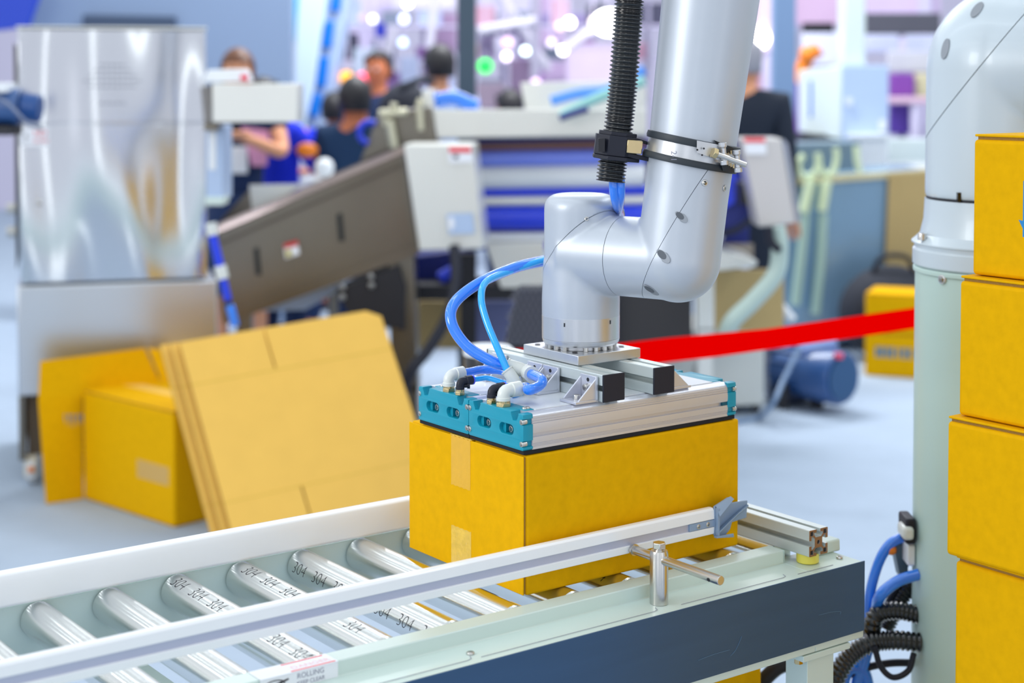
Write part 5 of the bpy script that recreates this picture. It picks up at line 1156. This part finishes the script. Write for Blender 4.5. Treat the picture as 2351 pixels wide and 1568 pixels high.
tv=MB(); tv.prism([at(190,34,10.15),at(402,38,10.15),at(402,64,10.15),at(190,64,10.15)],(0,.04,0)); solo(tv,'wall_screen',mat('dark_screen',(44,66,96),.4),'dark flat screen on the blue-grey partition behind the cabinet','screen')
bp2=MB(); bp2.prism([at(-60,-60,9.9),at(100,-60,9.9),at(58,62,9.9),at(-60,75,9.9)],(0,.1,0)); bpo=solo(bp2,'blue_banner',mat('banner_blue',(30,66,190),.5),'deep blue banner in the upper left corner of the picture','banner')
# far booths: boards, shelves, machines
rnd=random.Random(5)
boards=[(790,-60,900,110,14,(214,206,232),'pale lilac display board above the man in the navy jacket'),
(900,-60,1048,22,13.5,(222,218,230),'white-lilac beam board along the top left of the dark post'),
(985,30,1048,120,14,(200,176,204),'pinkish display panel just left of the dark post'),
(1095,-60,1220,34,14,(206,204,222),'pale beam board right of the dark post'),
(1100,60,1210,140,13.5,(204,190,226),'lilac poster panel right of the dark post'),
(1240,-60,1300,190,14.5,(206,186,214),'tall mauve panel behind the green lamp post'),
(1300,100,1420,190,13,(220,206,226),'pale pink machine panel left of the conduit'),
(1170,136,1225,240,12.5,(150,132,156),'mauve-brown cabinet behind the seated visitor'),
(1240,30,1400,64,13.6,(168,160,196),'violet cross board under the ceiling lamps'),
(1826,-60,1935,58,12.5,(214,190,212),'pink-lilac board above the orange robot joint'),
(1845,52,1915,76,11.8,(40,38,60),'black strip board above the orange robot joint'),
(1845,76,1940,150,11.6,(222,224,244),'white display board behind the cream cabinet'),
(1990,-60,2160,32,12.2,(216,200,226),'lilac light board at the upper right'),
(1985,30,2160,78,11.5,(112,112,122),'dark grey sign board beside the right robot shoulder'),
(1990,80,2160,120,11.9,(214,218,240),'white-blue banner under the dark sign board'),
(2040,118,2160,165,11.4,(208,208,216),'grey shelf fascia behind the electric cabinet'),
(2046,168,2100,222,11.2,(150,100,176),'purple and pink poster right of the electric cabinet'),
(2100,168,2160,222,11.25,(214,208,180),'beige poster next to the purple one'),
(2046,238,2090,308,11.2,(110,84,166),'violet poster below the shelf line'),
(2040,222,2160,238,11.1,(216,190,206),'pinkish shelf board between the posters'),
(1740,-60,1775,120,12,(220,204,222),'narrow pale pink board left of the grey-blue post'),
(812,110,860,250,12.6,(196,206,220),'pale machine front behind the standing men'),
(918,130,960,190,13,(176,184,206),'grey-blue machine box behind the hooded man'),
(862,52,884,84,12.8,(30,80,190),'small blue sign on the far machine'),
(740,300,800,420,11,(226,222,204),'cream panel below the slanted lift'),
(660,300,700,480,11.4,(214,214,226),'pale board under the slanted lift'),
(1095,190,1160,250,13,(170,156,170),'dull mauve counter right of the dark post')]
for i,(x0,y0,x1,y1,Y,c,lb) in enumerate(boards):
    t=thing('display_board',lb,'display board',base_of((x0+x1)/2,Y))
    ext('board_panel',mat('board_%d'%i,tuple(int(255-(255-q_)*1.25) for q_ in c),.6,var=.08,vscale=4),t,rect(x0,y0,x1,y1,Y),(0,.08,0),.008)
    q=at((x0+x1)/2,y1,Y+.03); b=MB(); b.box(q.x-.02,q.x+.02,Y+.02,Y+.06,0,q.z+.01); b.build('board_leg',LILAC,t)
for (x0,y0,x1,y1,Y,lb) in ((1100,70,1230,48,12,'slanting pale pipe above the green lamp'),(1130,-40,1260,160,12.4,'long diagonal pale pipe right of the dark post'),(985,110,1010,-90,12.15,'thin curved machine arm above the hooded man'),(1300,110,1400,40,12.1,'pale diagonal tube behind the conduit'),(870,210,905,60,12.8,'upright pale tube above the navy jacket')):
    b=MB(); b.cyl(at(x0,y0,Y),at(x1,y1,Y),.035,n=12); solo(b,'overhead_pipe',mat('pale_tube',(200,196,210),.4),lb,'pipe')
lamps=[(936,8,.05,(255,250,255),6,'white spot light above the hooded man'),(927,44,.055,(200,205,255),4,'bluish spot light left of the dark post'),(830,41,.045,(150,130,240),3,'violet indicator lamp left of the small blue sign'),(856,44,.045,(235,240,255),4,'white lamp right of the violet one'),(925,98,.05,(190,215,255),3,'pale blue lamp above the machine box'),(795,179,.05,(235,160,40),2.5,'orange signal lamp above the navy T-shirt'),(834,184,.055,(250,70,110),3,'pink-red signal lamp beside the orange one'),(1114,152,.05,(0,225,60),5,'bright green signal lamp right of the dark post'),(1163,130,.05,(255,235,255),4,'white lamp right of the green signal lamp'),(1206,117,.05,(225,250,235),5,'pale green-white lamp near the tall mauve panel'),(1165,98,.06,(244,190,228),1.5,'pink lamp above the green signal lamp'),(1308,52,.06,(255,245,235),8,'warm white spot light left of the conduit'),(1286,60,.05,(235,205,180),3,'peach lamp next to the warm white spot light'),(1292,116,.05,(255,255,255),8,'white spot light below the warm one'),(1266,99,.05,(230,215,240),2,'faint lilac lamp left of the conduit'),(1363,50,.05,(250,235,215),3,'small cream lamp beside the big white light'),(1742,88,.10,(255,255,255),12,'large round white light right of the forearm'),(1400,52,.12,(255,255,255),12,'large oval white light at the conduit'),(1805,533,.035,(235,238,255),3,'small white lamp under the junction box'),(1995,371,.045,(255,255,255),5,'small white lamp at the white bin'),(1783,205,.045,(255,190,120),1.5,'small orange lamp beside the suited person'),(1230,190,.05,(240,200,240),1.5,'faint pink lamp above the seated visitor')]
tz=2.55
trs=thing('lighting_truss','dark overhead truss above the picture carrying the far lamps','truss',(at(1250,0,12.2).x,12.2,0))
b=MB(); b.box(-2.6,3.2,12.15,12.25,tz,tz+.08); b.build('truss_bar',LILAC,trs)
for x_ in (-2.5,3.1): b=MB(); b.box(x_-.05,x_+.05,12.15,12.25,0,tz); b.build('truss_leg',LILAC,trs)
for i,(x,y,r,c,e,lb) in enumerate(lamps):
    Y=12 if y<300 else (6.8 if y>500 else 8.7)
    if y>300: continue
    k_=(1.05 if min(c)<100 else .62) if r<.09 else .8
    t=thing('spot_lamp',lb,'lamp',at(x,y,Y)); b=MB(); b.sphere(at(x,y,Y),r*k_,8,(1.3 if r==.12 else 1,.7,1)); b.build('lamp_glass',mat('lamp_%d'%i,c,.5,emit=(e*.7 if min(c)>180 else 1.7)),t)
    b=MB(); b.cyl(at(x,y,Y)+Vector((0,r*.3,0)),at(x,y,Y)+Vector((0,r*2,0)),r*.4,n=14); b.build('lamp_housing',LILAC,t)
    p=at(x,y,Y)+Vector((0,r*2,0)); b=MB(); b.cyl(p-Vector((0,.02,0)),(p.x,12.2,tz),.006,n=6); b.build('hanging_rod',LILAC,t)

# small product boxes and dark machine parts in the blurred far booths
cols=[(60,60,84),(220,214,236),(150,110,170),(236,236,246),(90,110,160),(196,150,170),(120,130,150),(232,206,190),(50,54,70),(176,190,226)]
shelf_=thing('far_shelf','long pale shelf rack across the blurred far booths','shelf',(0,13.2,0))
for z_ in (1.42,1.70,1.98):
    b=MB(); b.box(-1.9,2.6,13.2,13.5,z_-.02,z_); b.build('shelf_board',LILAC,shelf_)
for x_ in (-1.9,-.4,1.1,2.57):
    b=MB(); b.box(x_,x_+.03,13.2,13.5,0,2.2); b.build('shelf_upright',mat('upright_grey',(150,146,170),.5),shelf_)
nm=['dark slate','pale lilac','violet','white','steel blue','dusty pink','blue grey','peach','near-black','powder blue']
num=['first','second','third','fourth','fifth','sixth','seventh','eighth','ninth','tenth','eleventh','twelfth','thirteenth','fourteenth','fifteenth','sixteenth']
for z_,sh in ((1.42,'lower'),(1.70,'middle'),(1.98,'upper')):
    x_=-1.4; k_=0
    while x_<2.4:
        w_=rnd.uniform(.12,.26); h_=rnd.uniform(.10,.22); ci=rnd.randrange(10)
        b=MB(); b.box(x_,x_+w_,13.24,13.24+rnd.uniform(.1,.2),z_+.0005,z_+h_)
        solo(b,'product_box',mat('product_%d'%ci,cols[ci],.6),'%s %s box on the %s far shelf, %s from its left end'%(('tall' if h_>w_ else 'wide'),nm[ci],sh,num[k_]),'box',group='product boxes on the far shelf rack',bevel=.004)
        x_+=w_+rnd.uniform(.06,.26); k_+=1
